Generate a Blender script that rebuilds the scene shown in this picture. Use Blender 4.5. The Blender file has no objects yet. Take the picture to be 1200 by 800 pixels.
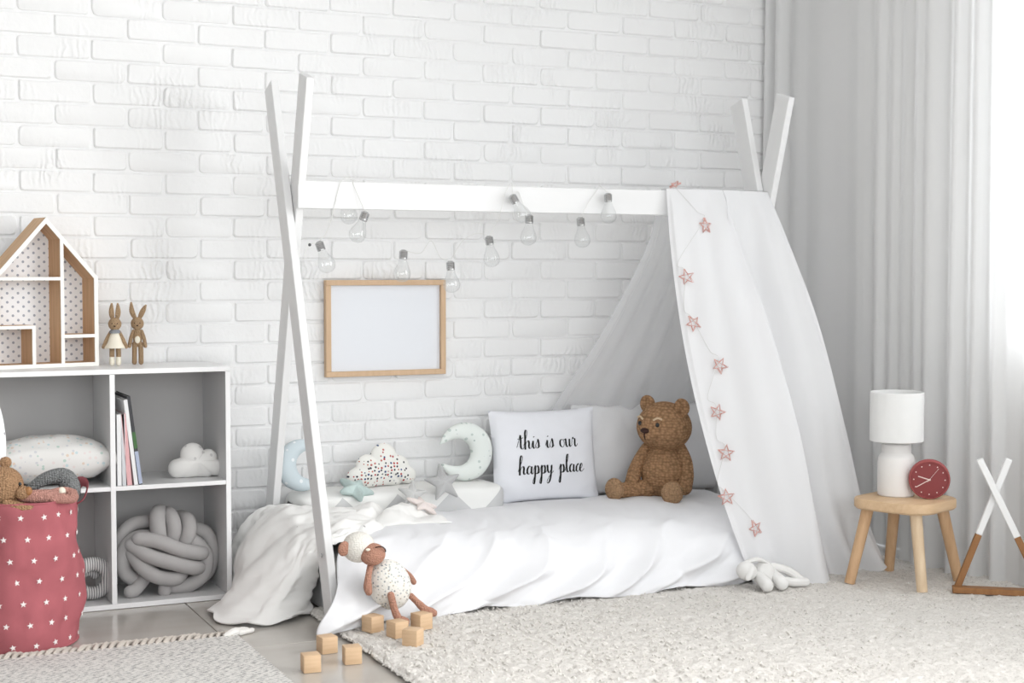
import bpy, bmesh, math, random
import numpy as np
from mathutils import Vector, Matrix, Euler, noise
from mathutils.bvhtree import BVHTree
R = math.radians
rnd = random.Random(7)
col = bpy.context.scene.collection
scene = bpy.context.scene

# ------------------------------------------------------------------ camera
cd = bpy.data.cameras.new('camera'); cam = bpy.data.objects.new('camera', cd); col.objects.link(cam)
cam.location = (0, -4.805, 1.0)
cam.rotation_euler = (R(90) - math.atan(80/1750), 0, R(-25))
cd.sensor_width = 36; cd.lens = 36*1750/1200; cd.clip_start = .05
cd.dof.use_dof = True; cd.dof.focus_distance = 4.75; cd.dof.aperture_fstop = 4.5
scene.camera = cam
# ------------------------------------------------------------------ world, lights, exposure
w = bpy.data.worlds.new('world'); scene.world = w; w.use_nodes = True
bg = w.node_tree.nodes['Background']; bg.inputs[0].default_value = (.93, .97, 1, 1); bg.inputs[1].default_value = 2.2
scene.view_settings.view_transform = 'Standard'; scene.view_settings.look = 'None'
scene.view_settings.gamma = 1; scene.view_settings.exposure = -0.16
def area(name, loc, rot, sx, sy, power, color=(1, 1, 1), spread=180):
    l = bpy.data.lights.new(name, 'AREA'); l.shape = 'RECTANGLE'; l.size = sx; l.size_y = sy
    l.energy = power; l.color = color; l.spread = R(spread)
    o = bpy.data.objects.new(name, l); o.location = loc; o.rotation_euler = rot; col.objects.link(o); return o
# added room fill from behind the photographer, daylight by the side window near the camera
area('back_fill_light', (.9, -6.9, 1.55), (R(90), 0, 0), 4.4, 2.2, 66, (.985, .99, 1))
area('side_window_light', (3.46, -3.5, 1.45), (R(90), 0, R(90)), 2.4, 2.1, 104, (1, .995, .985), 130)
area('curtain_window_light', (3.95, -1.95, 1.6), (R(90), 0, R(90)), 1.7, 1.7, 55, (.97, .985, 1))

# ------------------------------------------------------------------ materials
def mat(name, color, rough=.8, spec=.3, metal=0):
    m = bpy.data.materials.new(name); m.use_nodes = True
    b = m.node_tree.nodes['Principled BSDF']
    b.inputs['Base Color'].default_value = (*color, 1); b.inputs['Roughness'].default_value = rough
    b.inputs['Metallic'].default_value = metal; b.inputs['Specular IOR Level'].default_value = spec
    return m
def nd(m, t, **kw):
    n = m.node_tree.nodes.new(t)
    for k, v in kw.items():
        if k in n.inputs: n.inputs[k].default_value = v
        else: setattr(n, k, v)
    return n
def lk(m, a, b): m.node_tree.links.new(a, b)
def bsdf(m): return m.node_tree.nodes['Principled BSDF']
def coords(m, scale=(1, 1, 1), rot=(0, 0, 0)):
    t = nd(m, 'ShaderNodeTexCoord'); mp = nd(m, 'ShaderNodeMapping')
    mp.inputs['Scale'].default_value = scale; mp.inputs['Rotation'].default_value = rot
    lk(m, t.outputs['Object'], mp.inputs[0]); return mp.outputs[0]
def bump(m, height, strength=.3, dist=.002):
    b = nd(m, 'ShaderNodeBump'); b.inputs['Strength'].default_value = strength; b.inputs['Distance'].default_value = dist
    lk(m, height, b.inputs['Height'])
    prev = bsdf(m).inputs['Normal']
    if prev.is_linked: lk(m, prev.links[0].from_socket, b.inputs['Normal'])
    lk(m, b.outputs[0], prev)
def ntex(m, scale, detail=3, co=None, rough=.5):
    n = nd(m, 'ShaderNodeTexNoise'); n.inputs['Scale'].default_value = scale; n.inputs['Detail'].default_value = detail
    n.inputs['Roughness'].default_value = rough
    lk(m, co or coords(m), n.inputs['Vector']); return n.outputs[0]
def ramp(m, fac, stops):
    r = nd(m, 'ShaderNodeValToRGB'); e = r.color_ramp.elements
    while len(e) < len(stops): e.new(.5)
    for i, (p, c) in enumerate(stops): e[i].position = p; e[i].color = (*c, 1)
    lk(m, fac, r.inputs[0]); return r.outputs[0]
def setcol(m, out): lk(m, out, bsdf(m).inputs['Base Color'])

def fabric(name, c, weave=900, bs=.25, noise_amt=.03):
    m = mat(name, c, .95, .1)
    c2 = tuple(x*(1-noise_amt) for x in c)
    setcol(m, ramp(m, ntex(m, 14, 3), [(.35, c2), (.65, c)]))
    bump(m, ntex(m, weave, 2), bs, .0006); return m
def crochet(name, c, scale=130, dark=.72, bs=1.0):
    m = mat(name, c, .95, .08)
    v = nd(m, 'ShaderNodeTexVoronoi'); v.inputs['Scale'].default_value = scale; v.inputs['Randomness'].default_value = .55
    lk(m, coords(m, (1, 1, 1.35)), v.inputs['Vector'])
    setcol(m, ramp(m, v.outputs['Distance'], [(.0, c), (.75, tuple(x*dark for x in c))]))
    inv = nd(m, 'ShaderNodeMath', operation='SUBTRACT'); inv.inputs[0].default_value = 1; lk(m, v.outputs['Distance'], inv.inputs[1])
    bump(m, inv.outputs[0], bs, .007); return m
def spotted(name, base, spots, scale=45, size=.28, coord_scale=(1, 1, 1), rand=.9):
    """fabric printed with scattered spots; spots: list of colours"""
    m = mat(name, base, .95, .1)
    v = nd(m, 'ShaderNodeTexVoronoi'); v.inputs['Scale'].default_value = scale; v.inputs['Randomness'].default_value = rand
    lk(m, coords(m, coord_scale), v.inputs['Vector'])
    lt = nd(m, 'ShaderNodeMath', operation='LESS_THAN'); lt.inputs[1].default_value = size
    lk(m, v.outputs['Distance'], lt.inputs[0])
    sep = nd(m, 'ShaderNodeSeparateColor'); lk(m, v.outputs['Color'], sep.inputs[0])
    r = nd(m, 'ShaderNodeValToRGB'); r.color_ramp.interpolation = 'CONSTANT'; e = r.color_ramp.elements
    while len(e) < len(spots): e.new(.5)
    for i, c in enumerate(spots): e[i].position = i/len(spots); e[i].color = (*c, 1)
    lk(m, sep.outputs[0], r.inputs[0])
    mx = nd(m, 'ShaderNodeMix', data_type='RGBA'); mx.inputs[6].default_value = (*base, 1)
    lk(m, lt.outputs[0], mx.inputs[0]); lk(m, r.outputs[0], mx.inputs[7]); setcol(m, mx.outputs[2])
    bump(m, ntex(m, 700, 2), .2, .0006); return m
def sheer(name, c, opacity, transl):
    """thin woven cloth: diffuse + translucent threads with open gaps"""
    m = bpy.data.materials.new(name); m.use_nodes = True; nt = m.node_tree; nt.nodes.clear()
    o = nt.nodes.new('ShaderNodeOutputMaterial')
    d = nt.nodes.new('ShaderNodeBsdfDiffuse'); d.inputs[0].default_value = (*c, 1)
    t = nt.nodes.new('ShaderNodeBsdfTranslucent'); t.inputs[0].default_value = (*c, 1)
    tr = nt.nodes.new('ShaderNodeBsdfTransparent')
    a = nt.nodes.new('ShaderNodeMixShader'); a.inputs[0].default_value = transl
    b = nt.nodes.new('ShaderNodeMixShader'); b.inputs[0].default_value = opacity
    L = nt.links.new
    L(d.outputs[0], a.inputs[1]); L(t.outputs[0], a.inputs[2]); L(tr.outputs[0], b.inputs[1]); L(a.outputs[0], b.inputs[2])
    L(b.outputs[0], o.inputs[0]); return m
def wood(name, c1, c2, scale=6, stretch=(1, 1, 12), rough=.5, rot=(0, 0, 0)):
    m = mat(name, c1, rough, .3)
    co = coords(m, stretch, rot)
    setcol(m, ramp(m, ntex(m, scale, 5, co, .6), [(.3, c2), (.7, c1)]))
    bump(m, ntex(m, scale*6, 3, co), .12, .001); return m

M = {}
M['brick'] = mat('painted_brick', (.84, .84, .84), .55, .3)
_m = M['brick']
_gp = nd(_m, 'ShaderNodeNewGeometry').outputs['Position']
_a = ntex(_m, 26, 5, _gp, .6)
_b = ntex(_m, 5.5, 2, _gp)
_wv = nd(_m, 'ShaderNodeTexWave'); _wv.inputs['Scale'].default_value = 16; _wv.inputs['Distortion'].default_value = 9; _wv.inputs['Detail'].default_value = 3
lk(_m, _gp, _wv.inputs['Vector'])
_mk = nd(_m, 'ShaderNodeMapRange'); _mk.inputs['From Min'].default_value = .52; _mk.inputs['From Max'].default_value = .68
lk(_m, _b, _mk.inputs[0])
_mu = nd(_m, 'ShaderNodeMath', operation='MULTIPLY'); lk(_m, _wv.outputs['Fac'], _mu.inputs[0]); lk(_m, _mk.outputs[0], _mu.inputs[1])
bump(_m, _mu.outputs[0], .6, .005); bump(_m, _a, .45, .005)
bump(_m, ntex(_m, 260, 2, _gp), .12, .0015)
M['mortar'] = mat('painted_mortar', (.84, .84, .84), .7, .2); bump(M['mortar'], ntex(M['mortar'], 90, 4), .4, .003)
M['wallpaint'] = mat('wall_paint', (.5, .5, .49), .8, .2)
M['sidewall'] = mat('side_wall_paint', (.82, .81, .80), .8, .2)
M['ceiling'] = mat('ceiling_paint', (.85, .85, .85), .9, .1)
M['white'] = mat('white_lacquer', (.86, .86, .86), .35, .4)
M['pole'] = mat('white_painted_wood', (.79, .79, .79), .5, .3)
M['shelf'] = mat('shaded_shelf_melamine', (.70, .70, .70), .4, .35)  # white boards greyed, shade of the compartments put into the colour
M['shelfback_shaded'] = mat('shaded_shelf_back', (.52, .51, .505), .6, .3)  # darker still, stands for the shade at the back of the compartments
M['tile'] = mat('glossy_floor_laminate', (.50, .475, .445), .18, .5)
setcol(M['tile'], ramp(M['tile'], ntex(M['tile'], 2.2, 4, coords(M['tile'], (1, 4, 1))), [(.25, (.455, .425, .385)), (.75, (.53, .50, .465))]))
M['grout'] = mat('floor_joint', (.36, .33, .3), .8)
M['duvet'] = fabric('white_cotton_percale', (.85, .85, .87), 1100, .15, .01); bsdf(M['duvet']).inputs['Sheen Weight'].default_value = .1
M['muslin'] = spotted('white_muslin', (.86, .85, .83), [(.7, .68, .66), (.86, .85, .83), (.86, .85, .83), (.86, .85, .83), (.45, .43, .42)], 16, .07)
M['mattress'] = fabric('mattress_ticking', (.7, .69, .66))
M['quilt'] = mat('quilt_triangles', (.87, .87, .85), .95, .1)
M['canopy'] = sheer('white_linen_voile', (.93, .93, .94), .96, .32)
M['canopy_rear'] = sheer('sheer_voile_single_layer', (.86, .86, .87), .44, .4)
M['curtain'] = sheer('white_sheer_curtain', (.92, .92, .92), .86, .42)
M['pillow_white'] = fabric('pillow_cotton', (.83, .84, .88))
M['pillow_grey'] = fabric('pillow_pale_grey', (.73, .73, .74))
M['ink'] = mat('black_print', (.012, .012, .012), .8)
M['bear'] = crochet('brown_crochet', (.58, .34, .185), 84, .45)
M['bear_foot'] = crochet('light_brown_crochet', (.55, .345, .20), 110, .62)
M['nose'] = mat('dark_brown_thread', (.035, .012, .008), .6)
M['eye'] = mat('black_bead', (.01, .01, .01), .15, .5)
M['brow'] = mat('pale_thread', (.72, .56, .38), .9)
M['lamb'] = crochet('cream_wool', (.86, .83, .77), 150, .9, .45)
M['boucle'] = spotted('speckled_boucle', (.82, .80, .75), [(.30, .32, .33), (.45, .47, .47), (.55, .5, .42)], 120, .33)
bump(M['boucle'], ntex(M['boucle'], 170, 3), .7, .004)
M['pinkbrown'] = crochet('rose_brown_yarn', (.58, .31, .225), 180, .8, .8)
M['bunny'] = crochet('tan_knit', (.64, .44, .27), 260, .85)
M['cream'] = mat('cream_cloth', (.83, .78, .66), .9)
M['greyscarf'] = mat('grey_scarf', (.25, .26, .28), .9)
M['white_plush'] = fabric('white_terry', (.82, .81, .79), 400, .8, .05)
M['blue'] = spotted('pale_blue_cotton', (.59, .665, .70), [(.59, .665, .70), (.8, .83, .85)], 40, .25)
M['mint'] = fabric('mint_boucle', (.55, .66, .64), 220, 1.0, .3)
M['cloudspot'] = spotted('cream_with_dots', (.84, .83, .79), [(.06, .06, .08), (.4, .05, .05), (.06, .09, .2), (.5, .18, .15), (.1, .1, .1)], 84, .31, (1, .25, 1), .55)
M['mintpale'] = spotted('pale_mint_cotton', (.79, .83, .80), [(.56, .63, .60), (.50, .56, .54)], 52, .27, (1, .3, 1), .6)
M['greystar'] = fabric('grey_linen', (.50, .50, .50), 350, .6, .12)
M['greystar2'] = fabric('light_grey_linen', (.62, .62, .61), 500, .4, .1)
M['pinkstar'] = fabric('pale_pink_cotton', (.80, .72, .69), 700)
M['oak'] = wood('frame_oak', (.66, .47, .31), (.58, .40, .25), 5, (12, 12, 1.2), .5)
M['paper'] = mat('blank_paper', (.77, .79, .83), .3, .4)
M['house_wood'] = wood('doll_house_ply', (.68, .46, .28), (.54, .34, .195), 7, (1, 14, .8), .6)
M['house_front'] = mat('cream_painted_edge', (.87, .86, .82), .6)
def dotgrid(name, base, dot, step, rad, zs=.41):
    m = mat(name, base, .8, .2); co = coords(m)
    s = nd(m, 'ShaderNodeSeparateXYZ'); lk(m, co, s.inputs[0])
    def M2(op, a, b=None, c=None):
        n = nd(m, 'ShaderNodeMath', operation=op)
        for i, q in enumerate((a, b, c)):
            if q is None: continue
            if isinstance(q, (int, float)): n.inputs[i].default_value = q
            else: lk(m, q, n.inputs[i])
        return n.outputs[0]
    zr = M2('DIVIDE', s.outputs['Z'], step*zs); row = M2('FLOOR', zr); par = M2('MULTIPLY', M2('FLOORED_MODULO', row, 2.0), .5)
    fx = M2('SUBTRACT', M2('FRACT', M2('ADD', M2('DIVIDE', s.outputs['X'], step), par)), .5)
    fz = M2('MULTIPLY', M2('SUBTRACT', M2('FRACT', zr), .5), zs)
    d = M2('SQRT', M2('ADD', M2('MULTIPLY', fx, fx), M2('MULTIPLY', fz, fz)))
    k = M2('LESS_THAN', d, rad/step)
    mx = nd(m, 'ShaderNodeMix', data_type='RGBA'); mx.inputs[6].default_value = (*base, 1); mx.inputs[7].default_value = (*dot, 1)
    lk(m, k, mx.inputs[0]); setcol(m, mx.outputs[2]); return m
M['dots'] = dotgrid('white_paper_grey_dots', (.84, .85, .87), (.36, .39, .45), .033, .0040)
M['oak_light'] = wood('stool_pine', (.72, .52, .33), (.62, .42, .25), 4, (1.5, 14, 14), .5)
M['leg_wood'] = wood('stool_leg_wood', (.66, .44, .26), (.55, .34, .19), 5, (14, 14, 1.2), .5)
M['leg_pale'] = wood('stool_leg_pale_wood', (.76, .60, .42), (.66, .49, .32), 5, (14, 14, 1.2), .5)
M['block'] = wood('beech_block', (.70, .50, .32), (.60, .41, .25), 14, (1, 1, 9), .55)
M['teak'] = wood('oiled_wood', (.34, .165, .065), (.26, .12, .045), 5, (10, 10, 2), .5)
M['shade'] = fabric('white_lamp_linen', (.84, .84, .83), 900, .3)
M['ceramic'] = mat('white_ceramic', (.83, .81, .79), .45, .4)
M['chrome'] = mat('chrome', (.5, .5, .5), .22, .5, 1)
M['clock'] = mat('clock_red_case', (.36, .09, .09), .55, .3)
M['clockface'] = mat('clock_red_face', (.27, .062, .065), .6, .3)
M['clockhand'] = mat('clock_cream_print', (.85, .72, .68), .6)
M['basket'] = fabric('dusty_pink_canvas', (.41, .125, .142), 500, .4, .12)
M['print'] = mat('white_star_print', (.85, .78, .76), .8)
M['doll'] = crochet('pink_knit', (.68, .36, .30), 240, .88)
M['teddy'] = crochet('caramel_knit', (.50, .30, .17), 150)
M['greyknit'] = crochet('grey_knit', (.36, .37, .37), 160, .5)
M['white_print'] = spotted('white_speckled_cotton', (.86, .86, .86), [(.2, .2, .22), (.86, .86, .86)], 90, .2, (1, 1, .4))
M['petal'] = spotted('white_printed_cotton', (.76, .75, .73), [(.55, .66, .68), (.72, .6, .5), (.62, .62, .64), (.75, .68, .66), (.5, .62, .56), (.76, .75, .73)], 66, .30)
M['cloudgrey'] = spotted('white_grey_star_cotton', (.80, .79, .77), [(.80, .79, .77), (.62, .61, .6)], 42, .25)
M['velvet'] = fabric('grey_velour', (.43, .415, .41), 500, .3, .06)
M['stripe'] = mat('grey_white_stripe', (.8, .8, .8), .95, .1)
_m = M['stripe']; _w = nd(_m, 'ShaderNodeTexWave'); _w.inputs['Scale'].default_value = 45; _w.inputs['Distortion'].default_value = .6
lk(_m, coords(_m, (1, .3, 1), (0, 0, 0)), _w.inputs['Vector']); setcol(_m, ramp(_m, _w.outputs['Fac'], [(.42, (.28, .28, .29)), (.55, (.78, .77, .75))]))
for k, c in dict(book_white=(.8, .8, .8), book_grey=(.62, .63, .65), book_pink=(.72, .42, .43), book_dark=(.06, .06, .065), book_blue=(.42, .47, .60), book_green=(.07, .16, .06), page=(.78, .77, .74)).items():
    M[k] = mat(k, c, .6)
M['shag'] = mat('cream_shag_pile', (.74, .71, .67), .95, .05)
_m = M['shag']; _n = ntex(_m, 105, 4, coords(_m, (1, 1.5, 1)), .75); _n2 = ntex(_m, 5, 2)
_ad = nd(_m, 'ShaderNodeMath', operation='MULTIPLY_ADD'); _ad.inputs[1].default_value = .12; lk(_m, _n2, _ad.inputs[0]); lk(_m, _n, _ad.inputs[2])
setcol(_m, ramp(_m, _ad.outputs[0], [(.40, (.36, .33, .30)), (.465, (.70, .67, .63)), (.72, (.82, .79, .75))]))
bump(_m, ntex(_m, 300, 3), .6, .004)
M['flat'] = mat('woven_cotton_rug', (.72, .70, .67), .95, .05)
_m = M['flat']; _n = ntex(_m, 110, 3, coords(_m, (.8, 1.5, 1), (0, 0, .35)), .65)
_v = nd(_m, 'ShaderNodeTexWave'); _v.inputs['Scale'].default_value = 17; _v.inputs['Distortion'].default_value = 5; _v.inputs['Detail'].default_value = 3
lk(_m, coords(_m, (1, 1.6, 1), (0, 0, .9)), _v.inputs['Vector'])
_mm = nd(_m, 'ShaderNodeMath', operation='MULTIPLY_ADD'); _mm.inputs[1].default_value = .22; lk(_m, _v.outputs['Fac'], _mm.inputs[0]); lk(_m, _n, _mm.inputs[2])
setcol(_m, ramp(_m, _mm.outputs[0], [(.47, (.33, .325, .32)), (.54, (.60, .585, .56)), (.64, (.76, .74, .71))]))
bump(_m, ntex(_m, 260, 3), .6, .003)
M['fringe'] = fabric('beige_fringe_cotton', (.60, .545, .49), 300, .6, .15)
M['fringe_white'] = fabric('white_fringe_cotton', (.84, .82, .79), 300, .6, .1)
M['copper'] = mat('pink_copper_wire', (.70, .38, .33), .4, .5, .35)
M['cable'] = mat('clear_white_cable', (.72, .72, .70), .4, .4)
M['dark'] = mat('dark_cap', (.1, .1, .1), .5)
gm = bpy.data.materials.new('thin_clear_glass'); gm.use_nodes = True; gm.node_tree.nodes.clear()
_o = gm.node_tree.nodes.new('ShaderNodeOutputMaterial'); _g = gm.node_tree.nodes.new('ShaderNodeBsdfGlossy'); _g.inputs['Roughness'].default_value = .02
_t = gm.node_tree.nodes.new('ShaderNodeBsdfTransparent'); _t.inputs[0].default_value = (.975, .98, .98, 1)
_lw = gm.node_tree.nodes.new('ShaderNodeLayerWeight'); _f = gm.node_tree.nodes.new('ShaderNodeMapRange'); _f.interpolation_type = 'SMOOTHERSTEP'; _f.inputs['From Min'].default_value = .1; _f.inputs['To Min'].default_value = .09; _f.inputs['To Max'].default_value = .30; gm.node_tree.links.new(_lw.outputs['Facing'], _f.inputs[0]); _x = gm.node_tree.nodes.new('ShaderNodeMixShader')
for a, b in ((_f.outputs[0], _x.inputs[0]), (_t.outputs[0], _x.inputs[1]), (_g.outputs[0], _x.inputs[2]), (_x.outputs[0], _o.inputs[0])): gm.node_tree.links.new(a, b)
M['glass'] = gm

# ------------------------------------------------------------------ object helpers
WORLD = {}                       # world offset of every root
def tag(o, label=None, cat=None, group=None, kind=None):
    if label: o['label'] = label
    if cat: o['category'] = cat
    if group: o['group'] = group
    if kind: o['kind'] = kind
    return o
def thing(name, label, cat, loc=(0, 0, 0), rot=(0, 0, 0), group=None):
    o = bpy.data.objects.new(name, None); col.objects.link(o); o.empty_display_size = .05
    o.location = loc; o.rotation_euler = rot
    return tag(o, label, cat, group)
def offs(parent):
    v = Vector((0, 0, 0)); p = parent
    while p is not None: v += p.location; p = p.parent
    return v
class G:
    def __init__(s): s.v = []; s.f = []
    def add(s, vs, fs):
        k = len(s.v); s.v += [tuple(p) for p in vs]; s.f += [tuple(i+k for i in f) for f in fs]; return s
    def box(s, c, d, rot=None, bev=0, segs=1):
        bm = bmesh.new(); bmesh.ops.create_cube(bm, size=1)
        for p in bm.verts: p.co = Vector((p.co.x*d[0], p.co.y*d[1], p.co.z*d[2]))
        if bev: bmesh.ops.bevel(bm, geom=bm.edges[:], offset=bev, segments=segs, affect='EDGES', profile=.5)
        m = rot if rot is not None else Matrix.Identity(3); c = Vector(c)
        bm.verts.index_update()
        s.add([m @ p.co + c for p in bm.verts], [[q.index for q in f.verts] for f in bm.faces]); bm.free(); return s
    def beam(s, a, b, w_, t_, side, bev=.002):
        """rectangular stick from a to b; w_ across side direction, t_ across the other"""
        a = Vector(a); b = Vector(b); z = (b-a).normalized(); x = Vector(side); x = (x - z*x.dot(z)).normalized(); y = z.cross(x)
        return s.box((a+b)/2, (w_, t_, (b-a).length), Matrix((x, y, z)).transposed(), bev)
    def tube(s, pts, rad, n=10, caps=True, flat=1.0, up=None, closed=False):
        pts = [Vector(p) for p in pts]; N = len(pts)
        if not hasattr(rad, '__len__'): rad = [rad]*N
        tang = []
        for i in range(N):
            a = pts[(i-1) % N] if closed else pts[max(i-1, 0)]; b = pts[(i+1) % N] if closed else pts[min(i+1, N-1)]
            tang.append((b-a).normalized())
        ref = Vector(up) if up else (Vector((0, 0, 1)) if abs(tang[0].z) < .9 else Vector((1, 0, 0)))
        nrm = (ref - tang[0]*ref.dot(tang[0])).normalized(); vs = []
        for i in range(N):
            if up: nrm = Vector(up)
            nrm = (nrm - tang[i]*nrm.dot(tang[i])).normalized(); bn = tang[i].cross(nrm)
            for k in range(n):
                t = 2*math.pi*k/n; vs.append(pts[i] + (nrm*math.cos(t)*flat + bn*math.sin(t))*rad[i])
        fs = []
        for i in range(N if closed else N-1):
            j = (i+1) % N
            for k in range(n): fs.append((i*n+k, i*n+(k+1) % n, j*n+(k+1) % n, j*n+k))
        if caps and not closed:
            fs.append(tuple(range(n-1, -1, -1))); fs.append(tuple((N-1)*n+k for k in range(n)))
        return s.add(vs, fs)
    def capsule(s, pts, rad, n=12, flat=1.0, up=None):
        """tube with rounded ends"""
        pts = [Vector(p) for p in pts]
        if not hasattr(rad, '__len__'): rad = [rad]*len(pts)
        d0 = (pts[0]-pts[1]).normalized(); d1 = (pts[-1]-pts[-2]).normalized()
        P_ = []; Rr = []
        for t in (85, 65, 42, 20): P_.append(pts[0]+d0*rad[0]*math.sin(R(t))); Rr.append(rad[0]*math.cos(R(t)))
        P_ += pts; Rr += list(rad)
        for t in (20, 42, 65, 85): P_.append(pts[-1]+d1*rad[-1]*math.sin(R(t))); Rr.append(rad[-1]*math.cos(R(t)))
        return s.tube(P_, Rr, n, True, flat, up)
    def ell(s, c, r, rot=None, nu=20, nv=12, fn=None):
        m = rot if rot is not None else Matrix.Identity(3); c = Vector(c); vs = [Vector((0, 0, r[2]))]
        for i in range(1, nv):
            t = math.pi*i/nv
            for k in range(nu):
                p = 2*math.pi*k/nu; vs.append(Vector((r[0]*math.sin(t)*math.cos(p), r[1]*math.sin(t)*math.sin(p), r[2]*math.cos(t))))
        vs.append(Vector((0, 0, -r[2])))
        fs = [(0, 1+k, 1+(k+1) % nu) for k in range(nu)]
        for i in range(nv-2):
            for k in range(nu): a = 1+i*nu+k; b = 1+i*nu+(k+1) % nu; fs.append((a, a+nu, b+nu, b))
        L_ = len(vs)-1; fs += [(L_, L_-nu+(k+1) % nu, L_-nu+k) for k in range(nu)]
        if fn: vs = [fn(v) for v in vs]
        return s.add([m @ v + c for v in vs], fs)
    def lathe(s, prof, c=(0, 0, 0), n=32, rot=None):
        m = rot if rot is not None else Matrix.Identity(3); c = Vector(c); vs = []; fs = []; K = len(prof)
        for r_, z in prof:
            for k in range(n): t = 2*math.pi*k/n; vs.append(m @ Vector((r_*math.cos(t), r_*math.sin(t), z)) + c)
        for i in range(K-1):
            for k in range(n): fs.append((i*n+k, i*n+(k+1) % n, (i+1)*n+(k+1) % n, (i+1)*n+k))
        if prof[0][0] > 1e-5: fs.append(tuple(range(n-1, -1, -1)))
        if prof[-1][0] > 1e-5: fs.append(tuple((K-1)*n+k for k in range(n)))
        return s.add(vs, fs)
    def grid(s, fn, nu, nv):
        vs = [fn(i/nu, j/nv) for j in range(nv+1) for i in range(nu+1)]
        fs = [(j*(nu+1)+i, j*(nu+1)+i+1, (j+1)*(nu+1)+i+1, (j+1)*(nu+1)+i) for j in range(nv) for i in range(nu)]
        return s.add(vs, fs)
    def prism(s, poly, y0, y1):
        """polygon in XZ extruded along Y"""
        n = len(poly); vs = [(x, y0, z) for x, z in poly] + [(x, y1, z) for x, z in poly]
        fs = [tuple(range(n)), tuple(range(2*n-1, n-1, -1))] + [(i, i+n, (i+1) % n+n, (i+1) % n) for i in range(n)]
        return s.add(vs, fs)
    def inflate(s, rf, h, c=(0, 0, 0), rot=None, nr=9, nt=72, pw=.5, both=True):
        """stuffed flat cushion whose seam outline is rf(theta); lies in XZ, thickness along Y"""
        m = rot if rot is not None else Matrix.Identity(3); c = Vector(c)
        for sg in ((-1, 1) if both else (-1,)):
            vs = [Vector((0, sg*h, 0))]
            for i in range(1, nr+1):
                q = math.sin(math.pi/2*i/nr)
                for k in range(nt):
                    t = 2*math.pi*k/nt; rr = rf(t); y = sg*h*max(0, 1-q**2)**pw
                    hh = min(1, .35+.65*rr/max(.001, rf.rm)); vs.append(Vector((q*rr*math.cos(t), y*(1-(1-hh)*q), q*rr*math.sin(t))))
            fs = [(0, 1+k, 1+(k+1) % nt) for k in range(nt)]
            for i in range(nr-1):
                for k in range(nt): a = 1+i*nt+k; b = 1+i*nt+(k+1) % nt; fs.append((a, a+nt, b+nt, b))
            if sg > 0: fs = [f[::-1] for f in fs]
            s.add([m @ v + c for v in vs], fs)
        return s
    def build(s, name, m, parent=None, smooth=True, ang=35, world=False, subd=0, solid=0, weld=False):
        me = bpy.data.meshes.new(name); o_ = offs(parent) if (world and parent) else Vector((0, 0, 0))
        me.from_pydata([(p[0]-o_.x, p[1]-o_.y, p[2]-o_.z) for p in s.v], [], s.f)
        bm = bmesh.new(); bm.from_mesh(me)
        if weld: bmesh.ops.remove_doubles(bm, verts=bm.verts[:], dist=1e-4)
        bmesh.ops.recalc_face_normals(bm, faces=bm.faces[:]); bm.to_mesh(me); bm.free()
        if smooth: me.shade_smooth(); me.set_sharp_from_angle(angle=R(ang))
        me.materials.append(M[m] if isinstance(m, str) else m)
        o = bpy.data.objects.new(name, me); col.objects.link(o)
        if parent: o.parent = parent
        if subd: q = o.modifiers.new('subdivision', 'SUBSURF'); q.levels = q.render_levels = subd
        if solid: q = o.modifiers.new('thickness', 'SOLIDIFY'); q.thickness = solid; q.offset = 0
        return o
def copy_tree(o, parent=None):
    c = o.copy(); col.objects.link(c); c.parent = parent
    for ch in list(o.children): copy_tree(ch, c)
    return c
def crm(P_, t):
    """Catmull-Rom through list of vectors, t in 0..1"""
    n = len(P_)-1; x = min(max(t, 0), 1)*n; i = min(int(x), n-1); f = x-i
    p0 = P_[max(i-1, 0)]; p1 = P_[i]; p2 = P_[i+1]; p3 = P_[min(i+2, n)]
    return (p1*2 + (p2-p0)*f + (p0*2-p1*5+p2*4-p3)*f*f + (p1*3-p0-p2*3+p3)*f**3)*.5
def curve(P_, n):
    P_ = [Vector(p) for p in P_]; return [crm(P_, i/n) for i in range(n+1)]
def Rz(d): return Matrix.Rotation(R(d), 3, 'Z')
def Rx(d): return Matrix.Rotation(R(d), 3, 'X')
def Ry(d): return Matrix.Rotation(R(d), 3, 'Y')
def N3(x, y, z=0): return noise.noise(Vector((x, y, z)))
def sstep(a, b, x): t = min(max((x-a)/(b-a), 0), 1); return t*t*(3-2*t)

# ================================================================== SETTING
X0, X1, YB, HC = -4.0, 3.55, -7.0, 2.7
def structure(o): o['kind'] = 'structure'; return o
# floor: one bedding slab and glossy square tiles, each a piece of its own where the floor is bare in view
fl = structure(G().box(((X0+X1)/2, YB/2, -.03), (X1-X0, -YB, .06-.004), None).build('floor', 'grout', smooth=False)); fl.location.z = -.004
tile_me = G().box((0, 0, 0), (.5965, .5965, .006), None, .0012).build('tile', 'tile', fl)
first = True
for i in range(-2, 5):
    for j in range(0, 6):
        x = 1.0+.6*i+.3; y = -.33-.6*j+.3
        if x-.3 < X0 or x+.3 > X1+.01: continue
        o = tile_me if first else tile_me.copy()
        if not first: col.objects.link(o)
        first = False; o.parent = fl; o.location = (x, y, .004-.0032)
g = G()
for i in range(-9, 5):
    for j in range(0, 12):
        if i >= -2 and j < 6 or 1.0+.6*i < X0: continue
        g.box((1.0+.6*i+.3, -.33-.6*j+.3, -.0032), (.5965, .5965, .006))
structure(g.build('tile', 'tile', fl, smooth=False))['kind'] = 'stuff'
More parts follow.
